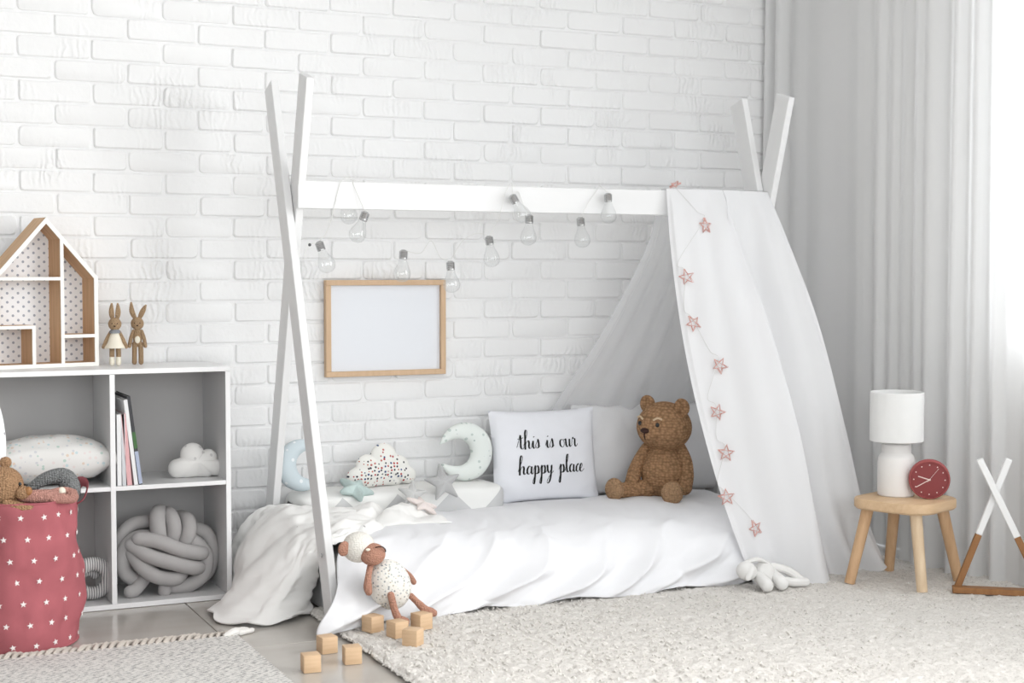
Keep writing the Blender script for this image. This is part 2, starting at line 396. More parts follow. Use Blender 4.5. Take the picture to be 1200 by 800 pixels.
# brick wall
wl = structure(G().box(((X0+X1)/2, .06, HC/2), (X1-X0, .12, HC)).build('wall_back', 'mortar', smooth=False))
def brick_mesh(seed, length=.2135, h=.0610):
    r = random.Random(seed); L2 = length/2; H2 = h/2; ring = []
    cr = r.uniform(.006, .013)
    for cx, cz, a0 in ((1, 1, 0), (-1, 1, 90), (-1, -1, 180), (1, -1, 270)):
        c_ = cr*r.uniform(.7, 1.4)
        for a in (0, 45, 90):
            t = R(a0+a); ring.append((cx*(L2-c_)+c_*math.cos(t)+r.uniform(-.0008, .0008), cz*(H2-c_)+c_*math.sin(t)+r.uniform(-.0008, .0008)))
    n = len(ring); y1 = -r.uniform(.0052, .0078)
    vs = [(x*1.01, 0.0, z*1.03) for x, z in ring] + [(x, y1*.55, z) for x, z in ring] + [(x*(1-.0035/L2), y1+r.uniform(-.0006, .0006), z*(1-.0035/H2)) for x, z in ring]
    fs = []
    for k in range(2):
        for i in range(n): fs.append((k*n+i, k*n+(i+1) % n, (k+1)*n+(i+1) % n, (k+1)*n+i))
    fs.append(tuple(2*n+i for i in range(n)))
    return vs, fs
PX, PZ = .2222, .0686
variants = [brick_mesh(k) for k in range(9)]
places = []
for n in range(-24, 15):
    zc = 1.6624+PZ*n+.0343
    if zc > HC-.03 or zc < .02: continue
    even = n % 2 == 0
    for k in range(-20, 14):
        xc = (.5745 if even else .6840)+PX*k+PX/2-.004
        if xc-.11 < X0 or xc+.1 > X1: continue
        places.append((xc + rnd.uniform(-.0025, .0025), zc + rnd.uniform(-.0012, .0012)))
def in_view(x, z):
    """bricks that show in the picture, the nearer (left) end of the wall first"""
    if not (.17 < x < 3.32 and z < 2.08): return False
    if z < .70 and x < 1.17: return False
    if z < .21 and 1.3 < x: return False
    if z < .5 and x > 2.15: return False
    if z < .28 and x > 1.42: return False
    if 1.6 < x < 1.92 and .7 < z < .94: return False
    if x < .76 and .72 < z < 1.05: return False
    return True
vis = sorted([p for p in places if in_view(*p)], key=lambda p: p[0])[:300]
visset = set(vis); protos = []
for k, (vs, fs) in enumerate(variants):
    g = G().add(vs, fs); protos.append(g.build('brick', 'brick', wl, ang=28))
used = [False]*9
for i, (x, z) in enumerate(vis):
    k = (i*5+int(z*100)) % 9
    o = protos[k] if not used[k] else protos[k].copy()
    if used[k]: col.objects.link(o)
    used[k] = True; o.location = (x, 0, z)
    if rnd.random() < .5: o.rotation_euler = (0, 0, 0); o.scale = (1, rnd.uniform(.85, 1.15), 1)
g = G()
for i, (x, z) in enumerate(places):
    if (x, z) in visset: continue
    vs, fs = variants[i % 9]; g.add([(a+x, b, c+z) for a, b, c in vs], fs)
g.build('brick', 'brick', wl, ang=28)['kind'] = 'stuff'
# right wall with a curtained window and a second window nearer the camera
def wallpiece(g, x, y0, y1, z0, z1): g.box((x, (y0+y1)/2, (z0+z1)/2), (.14, abs(y1-y0), z1-z0))
W1 = (-1.12, -2.35, .74, 2.4); W2 = (-2.7, -4.7, .4, 2.5)
g = G(); xr = X1+.07
wallpiece(g, xr, .12, W1[0], 0, HC); wallpiece(g, xr, W1[1], W2[0], 0, HC); wallpiece(g, xr, W2[1], YB, 0, HC)
for W_ in (W1, W2): wallpiece(g, xr, W_[0], W_[1], 0, W_[2]); wallpiece(g, xr, W_[0], W_[1], W_[3], HC)
structure(g.build('wall_right', 'sidewall', smooth=False))
for i, W_ in enumerate((W1, W2)):
    g = G(); t = .05
    for y in (W_[0]-t/2, W_[1]+t/2, (W_[0]+W_[1])/2): g.box((xr, y, (W_[2]+W_[3])/2), (.06, t, W_[3]-W_[2]), None, .004)
    for z in (W_[2]+t/2, W_[3]-t/2): g.box((xr, (W_[0]+W_[1])/2, z), (.058, W_[0]-W_[1], t), None, .004)
    o = structure(g.build('window_%d' % (i+1), 'white', smooth=False))
    for y in ((W_[0]*.75+W_[1]*.25), (W_[0]*.25+W_[1]*.75)):
        G().box((xr, y, (W_[2]+W_[3])/2), (.004, (W_[0]-W_[1])/2-t, W_[3]-W_[2]-2*t)).build('pane', 'glass', o, smooth=False)
structure(G().box((X0-.06, YB/2, HC/2), (.12, -YB+.2, HC)).build('wall_left', 'wallpaint', smooth=False))
structure(G().box(((X0+X1)/2, YB/2, HC+.05), (X1-X0+.3, -YB+.3, .1)).build('ceiling', 'ceiling', smooth=False))
g = G()      # wall behind the camera: piers and a low parapet around an opening added to let in fill light
g.box(((X0+X1)/2, YB-.06, .12), (X1-X0, .12, .24)); g.box(((X0+X1)/2, YB-.06, HC-.04), (X1-X0, .12, .08))
for x in (X0+.1, X1-.35): g.box((x, YB-.06, HC/2), (.3, .12, HC-.04))
structure(g.build('wall_front', 'wallpaint', smooth=False))

# sheer curtain hanging in front of the right wall
CUR = [(3.305, -.02), (3.315, -.3), (3.33, -.6), (3.36, -.85), (3.41, -1.08), (3.45, -1.4), (3.46, -1.9), (3.46, -2.45)]
CURV = [Vector((a, b, 0)) for a, b in CUR]
def foldf(s, seed=0):
    a = 0
    x = s*13+.9*math.sin(s*9+seed)+.5*math.sin(s*23)
    ph = x % 1.0
    a = (ph/.72 if ph < .72 else (1-ph)/.28)          # asymmetric pleats
    a = a*a*(3-2*a)
    b = abs(math.sin(s*61+2*math.sin(s*17)))**1.6
    return a*(.55+.45*math.sin(s*11+2))+.34*b
def curt(u, v):
    p = crm(CURV, u); z = .006+v*(2.62-.006)
    amp = .034+.012*(1-v)
    y = p.y + .010*math.sin(u*40+v*1.3)*(1-v)
    return (p.x - amp*foldf(u+.004*math.sin(v*3)) + .02, y, z + (.006*math.sin(u*60) if v == 0 else 0))
curtain = tag(G().grid(curt, 420, 24).build('curtain', 'curtain', ang=180), 'floor-length white sheer curtain in soft pleats covering the right wall', 'curtain')
rail = thing('curtain_rail', 'white ceiling rail that the sheer curtain hangs from', 'curtain rail', (3.38, -1.2, 2.64))
G().tube([(a, b, 2.635) for a, b in CUR], .012, 8).build('rail', 'white', rail, world=True)
# power cable on the floor along the curtain
tag(G().tube(curve([(3.25, -.70, .005), (3.29, -.86, .005), (3.33, -1.02, .005), (3.36, -1.10, .005), (3.385, -1.13, .006), (3.40, -1.3, .005)], 30), .0035, 8).build('power_cable', 'white'), 'thin white cable lying on the rug edge under the curtain', 'cable')

# ================================================================== RUGS
def shag_rug():
    x0, x1, y0, y1 = 1.296, 3.75, -2.75, -.60
    nx, ny = 420, 370
    xs = np.linspace(x0, x1-.22, nx); ys = np.linspace(y0, y1, ny); X, Y = np.meshgrid(xs, ys)
    rs = np.random.RandomState(3)
    def sm(n):
        a = rs.rand(ny, nx)
        for _ in range(n): a = (a+np.roll(a, 1, 0)+np.roll(a, -1, 0)+np.roll(a, 1, 1)+np.roll(a, -1, 1))/5
        return (a-a.mean())/a.std()
    Z = .017 + .0010*sm(0) + .0010*sm(2) + .0010*sm(10)
    ed = np.minimum(np.minimum(X-x0, Y-y0), y1-Y); Z = Z*np.clip(ed/.012, .1, 1)**.5
    Z = np.clip(Z, .0015, .03)
    X = X + .003*sm(2)*(ed < .02)
    v = np.stack([X, Y, Z], -1).reshape(-1, 3)
    idx = np.arange(nx*ny).reshape(ny, nx)
    f = np.stack([idx[:-1, :-1], idx[:-1, 1:], idx[1:, 1:], idx[1:, :-1]], -1).reshape(-1, 4)
    me = bpy.data.meshes.new('pile'); me.from_pydata(v.tolist(), [], f.tolist()); me.materials.append(M['shag']); me.shade_smooth()
    root = thing('shag_rug', 'large cream shaggy rug spread in front of the bed and under the stool', 'rug', ((x0+x1)/2, (y0+y1)/2, 0))
    o = bpy.data.objects.new('pile', me); o.parent = root; o.location = -root.location; col.objects.link(o); o['kind'] = 'stuff'
    # loose yarn ends along the edge and on top
    g = G(); r = random.Random(5)
    for k in range(2600):
        if k < 520: px, py = x0+r.uniform(-.006, .006), r.uniform(-2.2, y1)
        else: px, py = x0+abs(r.gauss(0, 1))*.8+.01, -.8-r.random()**1.3*1.1
        if px > x1-.25 or py > y1: continue
        a = r.uniform(0, 6.28); l = r.uniform(.007, .016); zz = .016 if k > 520 else .008
        g.tube([(px-math.cos(a)*l/2, py-math.sin(a)*l/2, zz), (px, py, zz+.004), (px+math.cos(a)*l/2, py+math.sin(a)*l/2, zz)], [.0014, .0024, .0014], 5)
    g.build('yarn_end', 'shag', root, world=True)['kind'] = 'stuff'
    G().box(((x0+x1-.2)/2, (y0+y1)/2, .003), (x1-x0-.24, y1-y0-.02, .004)).build('backing', 'fringe', root, smooth=False, world=True)
shag_rug()
def flat_rug():
    x0, x1, y0, y1 = -.4, 1.035, -2.0, -.795
    root = thing('woven_rug', 'flat grey and cream woven rug with knotted fringe in the left foreground', 'rug', ((x0+x1)/2, (y0+y1)/2, 0))
    def f(u, v):
        return (x0+(x1-x0)*u, y0+(y1-y0)*v, .007+.0012*N3(u*60, v*60)+.0006*math.sin(v*380))
    g = G().grid(f, 160, 150)
    g.box(((x0+x1)/2, (y0+y1)/2, .0028), (x1-x0, y1-y0, .0052))
    g.build('weave', 'flat', root, world=True, ang=180)
    # tassels: a twisted strand lying on the floor, from the woven edge outwards and to the right
    tg = G()
    tg.capsule(curve([(0, 0, .006), (.012, .016, .010), (.027, .030, .007), (.036, .036, .006)], 8), [.0045, .006, .0072, .0068, .0058, .0062, .0068, .0055, .004], 7)
    tg.capsule([(.034, .034, .006), (.046, .044, .005)], [.0055, .0065], 6)
    t0 = tg.build('tassel', 'fringe', root); t0.location = (99, 0, 0)
    r = random.Random(2); n = 0; x = .28
    while x < x1-.005:
        o = t0 if n == 0 else t0.copy()
        if n: col.objects.link(o)
        o.parent = root; o.location = (x-root.location.x, y1-root.location.y-.006, 0); o.rotation_euler = (0, 0, R(r.uniform(-16, 12))); o.scale = [r.uniform(.85, 1.15)]*3
        n += 1; x += .0205
    g = G().capsule(curve([(1.0, -.80, .008), (1.03, -.79, .014), (1.05, -.765, .009), (1.075, -.75, .007)], 8), [.006, .009, .011, .011, .010, .009, .010, .008, .006], 8)
    g.capsule([(1.045, -.785, .008), (1.085, -.765, .007)], [.008, .007], 8)
    g.build('corner_tassel', 'fringe_white', root, world=True)['label'] = 'white corner tassel'
flat_rug()

# ================================================================== BED FRAME
bed = thing('tent_bed_frame', 'white wooden tepee bed frame with crossed end poles and a ridge beam', 'bed frame', (2.14, -.45, 0))
def pole(x, y0, y1, z1):
    G().beam((x, y0, 0), (x, y1, z1), .078, .024, (0, 1, 0)).build('pole', 'pole', bed, world=True)
pole(1.304, -.826, -.228, 1.585)      # left end, foot at the front, passes on the outer side
pole(1.330, -.042, -.515, 1.585)      # left end, foot at the wall
pole(2.985, -.80, -.310, 1.605)
pole(3.011, -.06, -.555, 1.605)
G().box(((1.30+2.985)/2+.02, -.447, 1.236), (1.69, .026, .083), None, .002).build('ridge_beam', 'pole', bed, world=True)
for y in (-.74, -.065): G().box((2.15, y, .06), (1.6, .02, .11), None, .003).build('side_rail', 'pole', bed, world=True)
for x in (1.352, 2.95): G().box((x, -.40, .06), (.02, .66, .11), None, .003).build('end_rail', 'pole', bed, world=True)
G().lathe([(0, -.002), (.006, -.002), (.006, .001), (0, .002)], (1.287, -.765, .2), 12, Ry(90)).build('bolt', 'chrome', bed, world=True)

tag(G().box((2.15, -.405, .10), (1.57, .63, .15), None, .03, 3).build('mattress', 'mattress'), 'low mattress mostly hidden inside the tepee bed', 'mattress')

# duvet
DP = [Vector((0, y, z)) for y, z in ((-.07, .196), (-.22, .206), (-.42, .207), (-.60, .207), (-.70, .201), (-.785, .168), (-.815, .11), (-.832, .055), (-.85, .014))]
def duvet(u, v):
    p = crm(DP, v); xl = 1.405 - .09*sstep(.35, .68, v) - .095*sstep(.62, .98, v); xr_ = 2.90-.03*v-.10*sstep(.6, 1, v)
    x = xl+(xr_-xl)*u; fr = sstep(.55, .8, v)
    left = math.exp(-((x-1.27)/.17)**2)
    y = p.y - .068*left*fr
    s = x*1.0
    # slanting drag folds over the front
    q = s*8.5+ (v*6.5) + 1.2*N3(x*2.2, v*2.5, 3)
    rid = 1-abs(2*((q*.55) % 1)-1); rid = rid**2.2
    env = sstep(.42, .62, v)*(1-.5*sstep(.85, 1, v))
    amp = .05*env*(.25+.9*abs(N3(x*3.1, v*2, 8))*2)
    n1 = N3(x*5, v*4, 1)*.016+N3(x*11+v*5, v*6, 2)*.010+N3(x*26+v*14, v*12, 5)*.004
    up = (1-sstep(.55, .72, v))
    z = p.z + up*(n1*.75*sstep(.0, .2, v)+.012*math.sin(math.pi*min(v/.62, 1))) + amp*rid*up
    y -= (amp*rid*1.2 + n1*1.1)*fr + .007*math.sin(x*24+3*N3(x*2, 4))*sstep(.75, 1, v)
    if v > .9: z += (v-.9)*10*(.007+.007*math.sin(x*19+4*N3(x*1.5, 7)))
    y -= .02*fr*math.exp(-((v-.82)/.14)**2)
    return (x, y, max(z, .004))
dv = tag(G().grid(duvet, 300, 130).build('duvet', 'duvet', ang=180, solid=.004), 'smooth white duvet over the bed, its front side falling to the rug', 'duvet')

# quilt with grey triangles, folded along the wall
_m = M['quilt']; _t = nd(_m, 'ShaderNodeTexCoord'); _s = nd(_m, 'ShaderNodeSeparateXYZ'); lk(_m, _t.outputs['Object'], _s.inputs[0])
def mth(m, op, a, b=None):
    n = nd(m, 'ShaderNodeMath', operation=op)
    for i, q in enumerate((a, b)):
        if q is None: continue
        if isinstance(q, (int, float)): n.inputs[i].default_value = q
        else: lk(m, q, n.inputs[i])
    return n.outputs[0]
_fx = mth(_m, 'ABSOLUTE', mth(_m, 'SUBTRACT', mth(_m, 'FRACT', mth(_m, 'DIVIDE', mth(_m, 'ADD', _s.outputs['X'], 10.01), .19)), .5))
_zz = mth(_m, 'DIVIDE', mth(_m, 'ADD', _s.outputs['Z'], 0.0), .080)
_tri = mth(_m, 'LESS_THAN', mth(_m, 'ADD', _zz, mth(_m, 'MULTIPLY', _fx, 2.2)), .98)
_mx = nd(_m, 'ShaderNodeMix', data_type='RGBA'); _mx.inputs[6].default_value = (.87, .87, .85, 1); _mx.inputs[7].default_value = (.62, .62, .62, 1)
lk(_m, _tri, _mx.inputs[0]); setcol(_m, _mx.outputs[2])
def quilt(u, v):
    t = v*2*math.pi; x = 1.385+(2.118-1.385)*u
    e = (1-abs(2*u-1)**14)**.5
    c_, s_ = math.cos(t), math.sin(t); p = 1/2.6
    y = .118*abs(c_)**p*(1 if c_ > 0 else -1); z = .048*abs(s_)**p*(1 if s_ > 0 else -1)
    return (x, -.132+y*(.35+.65*e)-.006*N3(x*9, t), .241+z*(.3+.7*e)+.006*N3(x*7, t*1.3, 2))
q = thing('triangle_quilt', 'folded cream quilt with grey triangles lying against the wall on the bed', 'quilt', (1.75, -.13, .2))
G().grid(quilt, 90, 40).build('folded_quilt', 'quilt', q, world=True, ang=180)

# muslin blanket hanging over the left end
BL = [[(1.66, -.25, .195), (1.53, -.25, .235), (1.42, -.27, .245), (1.33, -.19, .262), (1.25, -.16, .232), (1.185, -.16, .13), (1.17, -.18, .01)],
      [(1.66, -.32, .200), (1.55, -.33, .252), (1.42, -.33, .262), (1.31, -.30, .262), (1.20, -.29, .185), (1.165, -.315, .08), (1.15, -.34, .008)],
      [(1.66, -.39, .198), (1.54, -.42, .240), (1.41, -.44, .256), (1.29, -.45, .238), (1.16, -.47, .145), (1.085, -.49, .055), (1.035, -.47, .006)],
      [(1.63, -.46, .198), (1.52, -.51, .238), (1.40, -.56, .248), (1.29, -.58, .220), (1.19, -.62, .130), (1.11, -.64, .050), (1.045, -.66, .005)],
      [(1.59, -.53, .196), (1.48, -.59, .232), (1.38, -.64, .236), (1.285, -.645, .190), (1.235, -.66, .118), (1.20, -.69, .055), (1.165, -.715, .005)],
      [(1.55, -.56, .190), (1.45, -.63, .215), (1.375, -.67, .222), (1.315, -.665, .165), (1.315, -.62, .110), (1.31, -.60, .060), (1.295, -.62, .005)]]
BLV = [[Vector(p) for p in row] for row in BL]
def blanket(u, v):
    p = crm([crm(row, v) for row in BLV], u)
    hang = sstep(.45, .7, v); k = sstep(0, .12, v)
    f1 = math.sin(u*21+v*4+2*N3(u*3, v*3))*.010+math.sin(u*46+v*8)*.003
    n = N3(u*9, v*11, 4)*.010+N3(u*20, v*24, 6)*.005
    p.x -= (f1+n)*hang; p.z += (n*1.2+f1*.5)*(1-hang)*k
    p.y += .006*math.sin(v*17)*hang
    if v > .93: p.z += (v-.93)*14*.006*(1+math.sin(u*30))
    p.z = max(p.z, .004); return p
bl = tag(G().grid(blanket, 120, 150).build('muslin_blanket', 'muslin', ang=180, solid=.006), 'off-white crinkled blanket draped over the left end of the bed down to the floor', 'blanket')
def rumple(u, v):
    x = 1.43+.36*u; y = -.25-.23*v; b = math.sin(math.pi*u)**.6*math.sin(math.pi*v)**.6
    return (x+.01*N3(v*6, u*3), y-.04*u+.012*N3(u*6, v*3), .222+b*(.035+.018*math.sin(u*17+v*5+3*N3(u*3, v*3))+.008*N3(u*14, v*10)))
tag(G().grid(rumple, 90, 50).build('muslin_cloth', 'muslin', ang=180, solid=.004), 'crumpled white muslin cloth heaped beside the stars at the left of the bed', 'cloth')

# ================================================================== CANOPY
BY = -.447; BZ = 1.279
can = thing('canopy', 'white voile canopy draped over the right half of the ridge beam', 'canopy', (2.8, -.45, 0))
def foldx(u):
    return u
def front(u, v):
    """u across (left edge 0), v down from the beam to the rug"""
    # left hem, ridge fold, right hem as curves in v
    L_ = crm([Vector(p) for p in ((2.592, -.470, BZ+.004), (2.572, -.53, 1.08), (2.563, -.615, .81), (2.566, -.71, .56), (2.598, -.81, .29), (2.668, -.90, .010))], v)
    Rr = crm([Vector(p) for p in ((2.998, -.470, BZ+.002), (3.03, -.585, 1.05), (3.06, -.700, .80), (3.095, -.800, .48), (3.135, -.860, .20), (3.205, -.88, .014))], v)
    F_ = crm([Vector(p) for p in ((2.806, -.478, BZ+.004), (2.820, -.60, 1.06), (2.843, -.71, .82), (2.878, -.83, .48), (2.903, -.895, .22), (2.930, -.94, .010))], v)
    B_ = F_ + Vector((-.060*sstep(.03, .25, v), .115*sstep(.02, .35, v)-.03*sstep(.8, 1, v), 0))
    if u < .46: p = L_.lerp(F_, u/.46)
    elif u < .52: p = F_.lerp(B_, (u-.46)/.06)
    else: p = B_.lerp(Rr, ((u-.52)/.48))
    tp = sstep(0, .1, v)
    fo = (.011*math.sin(u*15+1.3*N3(u*4, v*1.5)+v*3)+.005*math.sin(u*38+v*5))*(.6+.4*v)+.012*N3(u*3, v*2.2, 5)
    low = sstep(.72, 1, v)
    fo2 = .034*math.sin(u*38+v*3)*low*sstep(.5, .56, u)+.012*math.sin(u*20)*low
    p.y -= (fo*tp+fo2)*(1 if .02 < u < .98 else .5)
    # small tucks by the beam
    p.y -= .006*abs(math.sin(u*9))*(1-sstep(0, .12, v))
    if v > .94: p.z += (v-.94)*16*.012*(1+math.sin(u*33))*(.3+.7*(u > .5))
    return p
fp = G().grid(front, 160, 170).build('front_panel', 'canopy', can, world=True, ang=180)
def rear(u, v):
    L_ = crm([Vector(p) for p in ((2.600, -.425, BZ+.004), (2.575, -.36, 1.08), (2.485, -.20, .78), (2.365, -.045, .50), (2.32, -.03, .34), (2.32, -.03, .24))], v)
    Rr = crm([Vector(p) for p in ((2.992, -.425, BZ+.002), (3.03, -.34, 1.08), (3.08, -.20, .78), (3.12, -.09, .50), (3.14, -.06, .34), (3.15, -.05, .22))], v)
    p = L_.lerp(Rr, u)
    fo = (.014*math.sin(u*22+N3(u*3, v*2)*2)+.008*math.sin(u*47+1))*sstep(.03, .3, v)*(.4 if u < .04 else 1)
    p.y -= fo; p.y = min(p.y, -.022)
    return p
G().grid(rear, 120, 100).build('rear_panel', 'canopy_rear', can, world=True, ang=180)
def hem(u, v):
    a = rear(0, v); b = rear(.06, v); q = Vector(a).lerp(Vector(b), u); q.y -= .002; return q
G().grid(hem, 4, 100).build('rear_hem', 'canopy_rear', can, world=True, ang=180)['label'] = 'folded hem at the open edge of the rear cloth'
def saddle(u, v):
    x = 2.594+(2.992-2.594)*u; t = v
    y = -.470+.045*t; z = BZ+.004+.0025*math.sin(math.pi*t)+.002*abs(math.sin(u*9)); return (x, y, z)
G().grid(saddle, 60, 6).build('top_fold', 'canopy', can, world=True, ang=180)

deps = bpy.context.evaluated_depsgraph_get()
def bvh(objs):
    vs = []; fs = []
    for o in objs:
        o_ = Vector((0, 0, 0)) if o.parent is None else offs(o.parent)
        k = len(vs); vs += [v.co+o_ for v in o.data.vertices]; fs += [[i+k for i in p.vertices] for p in o.data.polygons]
    return BVHTree.FromPolygons(vs, fs)
TF = bvh([fp]); TD = bvh([dv])
def on_front(x, z):
    h = TF.ray_cast(Vector((x, -3, z)), Vector((0, 1, 0))); return (h[0], h[1]) if h[0] else (Vector((x, -.7, z)), Vector((0, -1, 0)))

# star garland pinned on the canopy
gar = thing('star_garland', 'thin wire garland of pink wire stars hanging down the canopy front', 'garland', (2.6, -.5, 1.2))
#  (x, z) on the cloth for every star, from the beam to the hem
SP = [(2.708, 1.158), (2.605, .986), (2.601, .835), (2.663, .699), (2.628, .552), (2.634, .424), (2.612, .288), (2.690, .190)]
def wire_star(rot, r_, seed):
    r = random.Random(seed); g = G()
    for layer in range(3):
        pts = []
        for k in range(5):
            for j, rr in ((0, 1), (1, .45)):
                a = R(90+72*k+36*j+rot)+r.uniform(-.07, .07); q = r_*rr*r.uniform(.9, 1.08)
                pts.append((q*math.cos(a), -.002-layer*.0025, q*math.sin(a)))
        pts.append(pts[0]); g.tube(pts, .0008, 5, caps=False)
    for k in range(5):
        a = R(90+72*k+rot); b = R(90+72*(k+2)+rot)
        g.tube([(r_*.9*math.cos(a), -.004, r_*.9*math.sin(a)), (r_*.9*math.cos(b), -.005, r_*.9*math.sin(b))], .0007, 4)
    return g
line = []
st_top = wire_star(10, .021, 77).build('wire_star', 'copper', gar); st_top.location = Vector((2.622, -.475, BZ+.022))-gar.location; st_top.rotation_euler = (R(62), 0, R(10))
line.append(Vector((2.622, -.476, BZ+.010)))
for i, (x, z) in enumerate(SP):
    p, n = on_front(x, z)
    o = wire_star(13*i, .0275, i).build('wire_star', 'copper', gar); o.location = p+Vector((0, -.004, 0))-gar.location; o.rotation_euler = (R(-14), 0, R(rnd.uniform(-25, 15)))
    q, _ = on_front(x-.022, z+.05); line.append(q+Vector((0, -.003, 0))); line.append(p+Vector((-.004, -.004, .02)))
pts = curve(line, 120); pts2 = []
for p in pts:
    if p.z < 1.26:
        q, _ = on_front(p.x, p.z); p = Vector((p.x, min(p.y, q.y-.002), p.z))
    pts2.append(p)
G().tube(pts2, .0008, 5).build('string', 'cable', gar, world=True)

# ================================================================== BULB STRING
sl = thing('bulb_string_lights', 'string of clear round glass bulbs with chrome caps hanging from the ridge beam', 'string lights', (1.8, -.5, 1.2))
def bulb_glass():
    prof = [(.0105, 0), (.0115, -.008), (.0145, -.018), (.0215, -.032), (.0250, -.045), (.0235, -.055), (.0185, -.063), (.010, -.0685), (.0, -.070)]
    return G().lathe(prof, n=24)
def cap():
    prof = [(0, .023), (.006, .0225), (.0105, .019)]
    for k in range(5): prof += [(.0128, .017-.0038*k), (.0115, .0150-.0038*k)]
    prof += [(.0122, -.0035), (.0105, -.0045)]
    return G().lathe(prof, n=18)
pb = bulb_glass().build('bulb', 'glass', sl, ang=180); pc = cap().build('screw_cap', 'chrome', pb)
# cap positions (x, y, z) and swing in degrees
BU = [(1.519, -.474, 1.165, 22, 0), (1.478, -.422, 1.224, -15, 0), (1.381, -.486, 1.073, -20, 0), (1.645, -.483, 1.048, 4, 0), (1.742+.058, -.492, 1.014, -4, 0), (1.935, -.488, 1.094, -8, 0),
      (2.025, -.486, 1.228, -32, 0), (2.078, -.478, 1.164, 3, 0), (2.262, -.485, 1.158, -6, 0), (2.362, -.486, 1.238, -2, 0)]
for i, (x, y, z, sw, tw) in enumerate(BU):
    if i == 0: b = pb
    else: b = pb.copy(); col.objects.link(b); b.parent = sl; c_ = pc.copy(); col.objects.link(c_); c_.parent = b
    b.location = Vector((x, y, z))-sl.location; b.rotation_euler = (R(tw), R(sw), 0); b.scale = (1.08, 1.08, 1.08)
def topof(k): x, y, z, sw, tw = BU[k]; return (x+.018*math.sin(R(sw)), y, z+.024*math.cos(R(sw)))
yb = -.463
segs = [[(1.322, -.50, 1.05), (1.345, -.485, 1.085), topof(2), (1.41, yb-.01, 1.14), (1.43, yb, 1.20), (1.455, yb, 1.283), (1.50, BY, 1.286), (1.492, yb, 1.27), topof(0)],
        [topof(1), (1.49, -.432, 1.262), (1.50, -.438, 1.283), (1.47, BY, 1.285)],
        [topof(3), (1.70, -.488, 1.062), (1.735, -.49, 1.10), (1.765, -.492, 1.05), topof(4)],
        [topof(4), (1.84, -.492, 1.10), (1.89, -.49, 1.125), topof(5)],
        [topof(5), (1.965, -.488, 1.17), (1.99, -.484, 1.25), (2.02, -.468, 1.288), topof(6)],
        [topof(6), (2.045, -.466, 1.26), (2.062, -.468, 1.22), topof(7)],
        [topof(8), (2.30, -.47, 1.235), (2.335, yb, 1.275), (2.35, BY, 1.288), topof(9)]]
for s_ in segs: G().tube(curve(s_, 40), .0011, 6).build('cable', 'cable', sl, world=True)
G().ell((1.345, -.487, 1.085), (.005, .005, .005), nu=10, nv=6).build('knot', 'dark', sl, world=True)

# ================================================================== PICTURE
pf = thing('picture_frame', 'pale oak picture frame with an empty pale grey sheet on the brick wall', 'picture frame', (1.757, -.02, .814))
fx0, fx1, fz0, fz1 = 1.541, 1.973, .652, .977
for a, b in (((fx0, fz1-.009), (fx1, fz1-.009)), ((fx0, fz0+.009), (fx1, fz0+.009))):
    G().box(((a[0]+b[0])/2, -.022, a[1]), (fx1-fx0, .024, .018), None, .0015).build('frame_rail', 'oak', pf, world=True)
for x in (fx0+.009, fx1-.009): G().box((x, -.0222, (fz0+fz1)/2), (.018, .0244, fz1-fz0-.036), None, .001).build('frame_stile', 'oak', pf, world=True)
G().box(((fx0+fx1)/2, -.017, (fz0+fz1)/2), (fx1-fx0-.03, .006, fz1-fz0-.03)).build('sheet', 'paper', pf, world=True, smooth=False)

# ================================================================== PILLOWS
def pillow_fn(w_, h_, t_, seed=0, pinch=.06, wr=.004):
    def z_of(u, v):
        a = max(0, (1-u*u)*(1-v*v))
        return t_/2*a**.42
    def f(u, v, sg):
        x = w_/2*u*(1-pinch*(1-v*v)); y = h_/2*v*(1-pinch*(1-u*u))
        ed = (1-max(abs(u), abs(v)))
        wrk = wr*(N3(u*3+seed, v*3, 1)+.6*math.sin((abs(u)+abs(v))*9+seed+3*N3(u*2, v*2, seed)))*min(1, ed*5)*(.4+.6*min(1, (abs(u*v))**.5*1.4))
        return Vector((x, -sg*(z_of(u, v)+wrk), y))
    return f
def pillow(g, w_, h_, t_, seed=0, pinch=.06, wr=.004, n=36):
    f = pillow_fn(w_, h_, t_, seed, pinch, wr)
    for sg in (1, -1): g.grid(lambda a, b: f(2*a-1, 2*b-1, sg), n, n)
    return f
def put(o, loc, rot): o.location = loc; o.rotation_euler = rot; return o
tp = thing('lettered_pillow', 'white square pillow with black script reading this is our happy place', 'pillow', (2.305, -.150, .207), (R(-9), 0, R(-2)))
g = G(); TW, TH = .405, .325; pfn = pillow(g, TW, TH, .10, 1, .045, .003)
g.v = [(x, y, z+TH/2*.97) for x, y, z in g.v]; g.build('cushion', 'pillow_white', tp, ang=60, weld=True)
